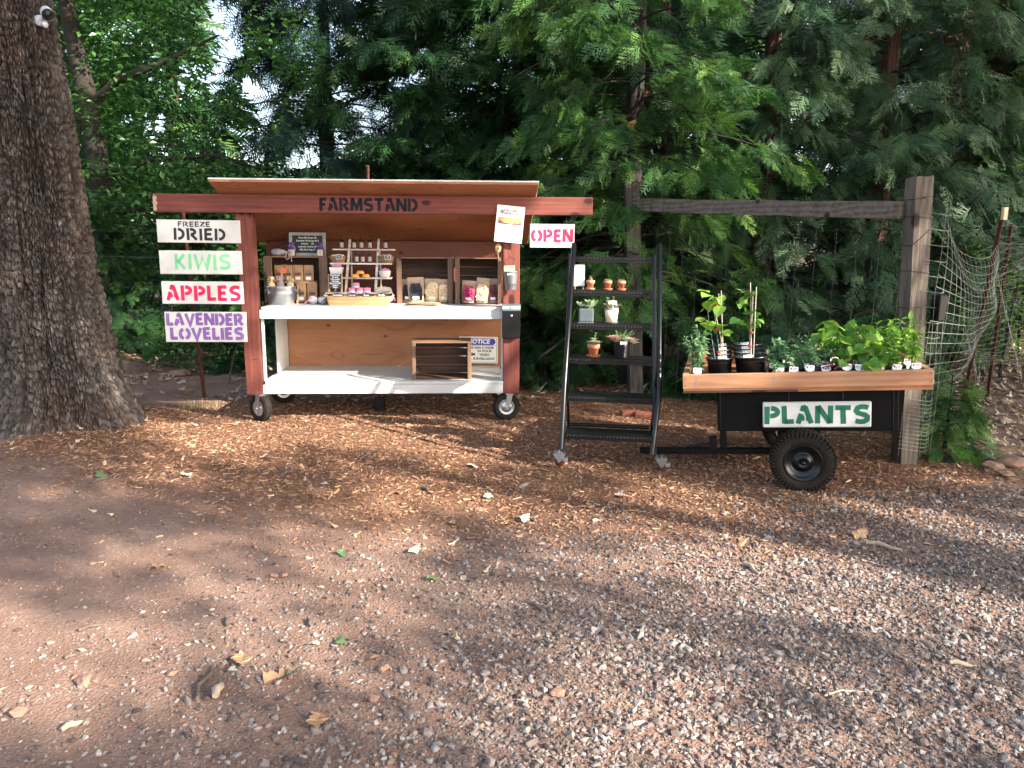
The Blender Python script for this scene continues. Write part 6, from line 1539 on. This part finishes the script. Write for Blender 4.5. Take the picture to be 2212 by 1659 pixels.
conifer('cedar_tree', 'grey green cedar with drooping sprays above the fence rail', 3.05, 9.6, .13, 9, .35, 1.8, 100, 27, .31, 'cedar_grey', 6, .08, .40, SPRAYS, 4.9, tint=.54, dead=.08, hang=.8)
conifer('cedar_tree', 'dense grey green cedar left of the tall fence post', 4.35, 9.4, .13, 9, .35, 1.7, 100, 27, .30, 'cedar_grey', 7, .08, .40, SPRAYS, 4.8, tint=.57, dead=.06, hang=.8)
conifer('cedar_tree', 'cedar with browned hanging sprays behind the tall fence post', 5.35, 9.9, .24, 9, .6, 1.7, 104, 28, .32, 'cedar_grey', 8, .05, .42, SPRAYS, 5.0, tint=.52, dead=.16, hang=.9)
conifer('redwood_tree', 'thick red fibrous trunk of a redwood at the right', 6.62, 11.0, .33, 11, 1.9, 2.0, 90, 34, .36, 'cedar', 9, .02, .40, SPRAYS_LO, 5.6, tint=.45, dead=.05, hang=.9, bare=.35)
conifer('cedar_tree', 'small bushy young cedar between the trunk and the signs', -5.45, 9.9, .05, 2.3, .15, 1.15, 70, 26, .26, 'cedar', 10, .20, .35, SPRAYS, 2.2, tint=.48, taper=.8, bark='bark_dark')
conifer('cedar_tree', 'slim young cedar in deep shade behind the product signs', -4.2, 10.8, .05, 2.9, .1, 1.2, 60, 24, .30, 'cedar', 11, .15, .35, SPRAYS_LO, 2.7, tint=.35, taper=.75, bark='bark_dark')
conifer('cedar_sapling', 'bright green cedar sapling at the foot of the wire mesh', 3.28, 5.65, .012, .62, .04, .34, 46, 12, .15, 'cedar', 12, .35, .30, SPRAYS, .55, tint=.72, taper=.7, cat='sapling', group='young cedars', bark='bark_dark', bare=.1)
conifer('cedar_sapling', 'second bright cedar sapling just right of the mesh foot', 3.42, 6.35, .012, .6, .04, .32, 40, 12, .15, 'cedar', 13, .35, .30, SPRAYS, .6, tint=.66, taper=.7, cat='sapling', group='young cedars', bark='bark_dark', bare=.1)
for k, (x, y, rc, h, tn, lab) in enumerate(((2.0, 8.1, .55, .8, .42, 'low dark cedar bush under the fence rail near the dark post'), (2.75, 7.3, .55, .7, .38, 'low cedar bush behind the cart'), (.35, 8.7, .7, .9, .36, 'low cedar bush right of the stand'), (3.6, 7.6, .5, .9, .45, 'low cedar bush behind the mesh'), (-.9, 9.3, 1.0, 1.0, .32, 'shaded cedar bush behind the stand'), (-2.9, 9.6, .8, .8, .32, 'shaded low bush left behind the stand'))):
    conifer('cedar_bush', lab, x, y, .03, h, .08, rc, 44, 16, .24, 'cedar', 30 + k, .35, .5, SPRAYS, h, tint=tn, taper=.5, cat='bush', group='low cedar bushes', bark='bark_dark', bare=.2)
# further back, reads through the gaps
for k, (x, y, lab) in enumerate(((-7.2, 17, 'distant evergreen seen behind the broadleaf tree'), (-.6, 15.5, 'distant evergreen behind the dark cedars'), (2.4, 15.0, 'distant evergreen seen through the near cedar'), (5.2, 15.5, 'distant evergreen behind the fence rail'), (8.6, 15.0, 'distant evergreen right of the redwood'), (11, 18, 'distant evergreen at the far right'), (-11, 18, 'distant evergreen at the far left'), (4.0, 19, 'faintest evergreen in the middle distance'))):
    conifer('evergreen_tree', lab, x, y, .2, 10, .8, 2.6, 110, 34, .66, 'cedar', 50 + k, .05, .30, SPRAYS_FAR, 8.0, tint=.45, group='distant evergreens', gap=SKYGAP)

def broadleaf(name, label, x, y, trunk, limbs, clumps, n_, leaf, mat, seed, tint=.5, tm=None, group='broad leaved trees', cat='tree', gap=None, spread=(.55, .5, .40), bark='bark_dark', tv=.2, clear=None):
    global rng; r = np.random.default_rng(seed); T = empty(name, (x, y, 0), (0, 0, 0), label, cat, group)
    MB().tube(trunk[0], trunk[1], 12).build('trunk', bark, T)
    if limbs:
        m = MB()
        for pts, rs in limbs: m.tube(pts, rs, 7, False)
        m.build('limbs', bark, T)
    C = np.array([c[:3] for c in clumps], float); S_ = np.array([c[3] for c in clumps]); w_ = S_ ** 2 / (S_ ** 2).sum(); i = r.choice(len(C), n_, p=w_)
    # leaves gather into small bunches
    nb_ = n_ // 9; bi = r.choice(len(C), nb_, p=w_); bc = C[bi] + r.normal(size=(nb_, 3)) * S_[bi][:, None] * np.array(spread); j = r.integers(0, nb_, n_)
    P = bc[j] + r.normal(size=(n_, 3)) * leaf * 1.15
    d = r.normal(size=(n_, 3)); d[:, 2] = d[:, 2] * .4 - .1; tn = tint + (r.random(nb_) - .5)[j] * tv * 2 + r.normal(size=n_) * .10
    k = P[:, 2] > .05
    if clear is not None: k &= ~(clear(P) & (r.random(n_) < .93))
    if gap is not None: k &= ~gap(P + np.array([x, y, 0]))
    return scatter('crown', tm or [SMALL], P[k], basis(d[k], roll=r.normal(size=k.sum()) * .5), (leaf * r.uniform(.7, 1.3, n_))[k], mat, T, np.clip(tn[k], 0, 1))
r_ = random.Random(5)
cl_ = [(r_.uniform(-1.4, 2.6), r_.uniform(-.9, 1.2), z, .62) for z in np.linspace(1.3, 6.2, 60)]
broadleaf('bay_tree', 'broad leaved tree with dark forked trunk between the big trunk and the sky gap', -5.28, 10.2, ([(0, 0, -.1), (.02, 0, 1.2), (-.05, 0, 2.6), (-.10, 0, 3.3), (-.22, .0, 4.0), (-.4, .1, 5.2), (-.3, .1, 6.4)], [.17, .14, .125, .12, .10, .07, .03]),
          [([(-.08, 0, 3.25), (.35, -.1, 3.55), (.9, -.1, 3.75), (1.6, 0, 4.1)], [.06, .05, .035, .01]), ([(-.06, 0, 3.0), (-.4, -.1, 3.2), (-.9, -.1, 3.25)], [.05, .04, .01]), ([(-.02, 0, 2.3), (.6, 0, 2.6), (1.5, 0, 2.65), (2.3, .2, 2.4)], [.05, .04, .03, .01]), ([(-.3, 0, 4.6), (.4, .1, 5.1), (1.2, 0, 5.3)], [.05, .03, .01]), ([(0, 0, 1.9), (.8, -.2, 2.0), (1.7, -.3, 1.8)], [.04, .03, .01])],
          cl_, 40000, .085, 'leafy', 21, .58, gap=SKYGAP, clear=lambda P: (P[:, 1] < .12) & (np.abs(P[:, 0] + .08 + .12 * np.maximum(P[:, 2] - 3, 0)) < .30) & (P[:, 2] > 2.55) | ((P[:, 1] < .1) & (P[:, 0] > 0) & (P[:, 0] < 1.5) & (np.abs(P[:, 2] - 3.35 - .42 * P[:, 0]) < .16)))
cl_ = [(r_.uniform(-2.2, 2.4), r_.uniform(-.8, .8), z, .6) for z in np.linspace(.8, 5.5, 34)]
broadleaf('oak_tree', 'leafy tree filling the gap behind the broad leaved tree at the left', -7.6, 13.0, ([(0, 0, -.1), (0, 0, 2.5), (.2, 0, 6)], [.16, .13, .04]), [], cl_, 20000, .12, 'leafy', 22, .58, gap=SKYGAP)
cl_ = [(r_.uniform(-.8, 1.6), r_.uniform(-.8, .8), z, .55) for z in np.linspace(.9, 3.4, 22)]
broadleaf('oak_tree', 'low leafy tree right behind the product signs', -4.0, 12.4, ([(0, 0, -.1), (0, 0, 1.5), (.2, 0, 3.2)], [.1, .08, .03]), [], cl_, 9000, .09, 'leafy', 23, .50, gap=SKYGAP)
cl_ = [(r_.uniform(-1.2, 1.8), r_.uniform(-.8, .8), z, .6) for z in np.linspace(1.8, 6.2, 30)]
broadleaf('maple_tree', 'bright leafy tree at the upper right edge', 7.9, 11.0, ([(0, 0, -.1), (0, 0, 2.5), (.2, 0, 6)], [.12, .10, .04]), [], cl_, 13000, .10, 'leafy_l', 24, .55)
cl_ = [(r_.uniform(-1.1, 1.4), r_.uniform(-.6, .6), z, .5) for z in np.linspace(.8, 2.3, 22)]
broadleaf('laurel_bush', 'glossy broad leaved bush behind the steel stake at the right', 6.4, 9.3, ([(0, 0, -.1), (.1, 0, 1.0), (.2, 0, 2.0)], [.04, .03, .02]), [], cl_, 7000, .10, 'leafy_l', 25, .30, tm=[SMALL], group='broad leaved bushes', cat='bush')
cl_ = [(r_.uniform(-.35, .5), r_.uniform(-.3, .3), z, .26) for z in np.linspace(.45, 1.3, 10)]
broadleaf('vine_bush', 'small leafy bush climbing the stakes at the right edge', 5.05, 7.9, ([(0, 0, -.1), (.05, 0, .6), (.1, 0, 1.2)], [.02, .015, .01]), [], cl_, 1500, .055, 'leafy_l', 26, .55, group='broad leaved bushes', cat='bush')
cl_ = [(r_.uniform(-.6, .6), r_.uniform(-.2, .2), z, .22) for z in np.linspace(.15, .5, 8)]
broadleaf('low_shrub', 'low leafy ground plants between the signs and the path', -3.6, 9.2, ([(0, 0, -.1), (.05, 0, .2), (.1, 0, .4)], [.012, .01, .005]), [], cl_, 1600, .06, 'leafy', 27, .45, group='broad leaved bushes', cat='bush')

# leaning bare stems and roots in the undergrowth
SK = [((-3.15, 8.4, 0), (-3.0, 8.3, .42), .012, 'pale bare stem leaning behind the lowest sign'), ((3.2, 6.9, .1), (4.1, 7.6, .62), .03, 'fallen branch leaning behind the mesh'), ((2.5, 6.3, 0), (2.42, 6.5, .42), .012, 'bare upright stick behind the cart'), ((2.2, 5.9, .02), (3.1, 5.6, .10), .012, 'long stick lying by the fence post'), ((1.5, 8.4, .3), (.2, 8.1, .9), .018, 'dark bare branch slanting behind the ladder'), ((.3, 8.2, .35), (1.6, 8.6, 1.15), .014, 'dark bare branch crossing behind the ladder'), ((3.9, 8.6, .6), (2.6, 8.2, .1), .016, 'bare branch in the shade above the cart')]
for a, b_, rr, lab in SK:
    A = Vector(a); d = Vector(b_) - A; o = MB().tube([Vector((0, 0, 0)), d * .35 + Vector((0, .03, .04)), d * .7 + Vector((0, -.02, .02)), d], [rr, rr * .8, rr * .6, rr * .3], 7).tube([d * .5, d * .7 + Vector((.05, 0, .16))], [rr * .5, rr * .2], 5).build('bare_branch', 'twig'); o.location = A; tag(o, lab, 'branch', 'bare branches in the undergrowth')

# unseen trees right of the clearing, crowns shaped with gaps for chosen sun patches
LIT = [  # x, y, rx, ry, how open : ground plane spots where crown leaves are left out for sun
    (-1.89, 6.36, 1.28, 0.61, 0.9),
    (-0.39, 6.02, 0.84, 0.68, 0.9),
    (0.49, 5.5, 0.38, 0.39, 0.6),
    (-0.43, 4.79, 0.48, 0.22, 0.6),
    (-2.2, 5.25, 0.52, 0.26, 0.6),
    (1.57, 4.35, 0.5, 0.13, 0.9),
    (2.21, 4.26, 0.43, 0.14, 0.55),
    (0.77, 3.73, 0.55, 0.12, 0.9),
    (1.44, 3.4, 0.61, 0.25, 0.9),
    (1.87, 3.07, 0.34, 0.3, 0.7),
    (2.4, 3.65, 0.14, 0.12, 0.4),
    (-1.16, 3.35, 0.18, 0.08, 0.8),
    (-0.49, 3.17, 0.47, 0.15, 0.85),
    (0.01, 3.55, 0.14, 0.11, 0.5),
    (-1.92, 3.52, 0.35, 0.14, 0.85),
    (-0.77, 2.74, 0.23, 0.1, 0.9),
    (0.32, 2.5, 0.34, 0.12, 0.85),
    (-0.06, 2.19, 0.39, 0.14, 0.85),
    (0.8, 2.17, 0.26, 0.14, 0.85),
    (-0.42, 2.11, 0.21, 0.09, 0.7),
    (-1.4, 2.38, 0.4, 0.22, 0.85),
    (1.48, 2.28, 0.18, 0.2, 0.5),
    (1.26, 2.66, 0.26, 0.12, 0.55),
    (-1.35, 2.95, 0.42, 0.10, 0.75),
    (-2.3, 3.1, 0.4, 0.12, 0.7),
    (-2.9, 4.4, 0.5, 0.15, 0.6),
    (-2.35, 8.25, 0.4, 0.4, 0.97),
    (-2.6, 8.5, 0.55, 0.35, 0.9),
    (-1.95, 7.9, 0.25, 0.25, 0.8),
    (-3.2, 7.62, 1.0, 0.12, 0.85),
    (-1.8, 7.1, 1.1, 0.32, 0.85),
    (-1.3, 6.75, 0.45, 0.35, 0.9),
    (-1.0, 6.35, 0.4, 0.35, 0.8),
    (-0.55, 6.15, 0.35, 0.3, 0.8),
    (0.1, 6.1, 0.7, 0.5, 0.9),
    (0.9, 6.2, 0.8, 0.7, 0.9),
    (0.6, 7.1, 0.6, 0.45, 0.6),
    (-4.3, 11.4, 1.3, 1.0, 0.95),
    (-2.4, 10.9, 0.8, 0.5, 0.6),
    (1.1, 5.2, 0.5, 0.22, 0.5),
    (-3.0, 6.55, 0.3, 0.3, 0.5),
    (2.6, 3.95, .7, .16, .8),
    (-.2, 4.35, .9, .12, .7),
    (-1.9, 2.7, .5, .14, .8),
    (-1.0, 3.85, .7, .10, .75),
    (2.1, 2.55, .5, .25, .8),
    (3.0, 4.9, .5, .2, .7),
    (0.6, 2.85, .5, .10, .8)
]
def openness(gx, gy):
    o = np.zeros(gx.shape)
    wob = .22 * (vnoise(gx + 50, gy, .45) - .5) + .12 * (vnoise(gx, gy + 30, .18) - .5)
    for cx, cy, rx, ry, k in LIT:
        e = np.sqrt(((gx - cx) / (rx + .16)) ** 2 + ((gy - cy) / (ry + .15)) ** 2); o = np.maximum(o, min(.99, k * 1.12) * (1 - sstep(.9, 1.25, e + wob / max(.3, min(rx, ry)) * .6)))
    wild = (gy > 8.9) * ((gx > -6.5) | (gy > 11.3)) * (vnoise(gx, gy, .55) > .47) * .95
    return np.maximum(o, wild)
TRK = [((13.5, -3.5), 'tall unseen shade tree right of the clearing, nearest the road, crown shaped for sun patches'), ((18.5, 2.0), 'tall unseen shade tree far to the right of the cart, crown shaped for sun patches'), ((9.5, -7.5), 'tall unseen shade tree behind the viewer on the right, crown shaped for sun patches'), ((20, -7), 'tall unseen shade tree furthest right, crown shaped for sun patches')]
NC = 12800
gx = rng.uniform(-14.5, 5.5, NC); gy = rng.uniform(.3, 18.5, NC); k_ = (gx > -9.5) | (gy > 8); gx, gy = gx[k_], gy[k_]; NC = len(gx)
hz = rng.uniform(6.2, 9.6, NC)
keep = rng.random(NC) > openness(gx, gy)
gx, gy, hz = gx[keep], gy[keep], hz[keep]
PC = np.stack([gx + SUN.x / SUN.z * hz, gy + SUN.y / SUN.z * hz, hz], 1)
own = np.argmin(np.stack([np.hypot(PC[:, 0] - t[0][0], PC[:, 1] - t[0][1]) for t in TRK]), 0)
for k, (tp_, lab) in enumerate(TRK):
    C = PC[own == k] - np.array([tp_[0], tp_[1], 0]); T = empty('shade_tree', (tp_[0], tp_[1], 0), (0, 0, 0), lab, 'tree', 'unseen shade trees with crowns shaped for the sun patches')
    MB().tube([(0, 0, -.1), (.1, 0, 3), (0, .1, 6), (.1, 0, 9)], [.3, .24, .17, .06], 12).build('trunk', 'bark_dark', T)
    m = MB(); rd = random.Random(k)
    for q in range(14):
        c = C[rd.randrange(len(C))]; z = rd.uniform(3.5, 6.5); m.tube([(0, 0, z), tuple(c * [.4, .4, 0] + [0, 0, z + .8]), tuple(c)], [.09, .05, .015], 6, False)
    m.build('limbs', 'bark_dark', T)
    nl = 15; Pq = np.repeat(C, nl, 0) + rng.normal(size=(len(C) * nl, 3)) * .13
    scatter('crown', [SMALL], Pq, basis(rand_dirs(len(Pq)), roll=rng.normal(size=len(Pq))), rng.uniform(.12, .19, len(Pq)), 'leafy', T)
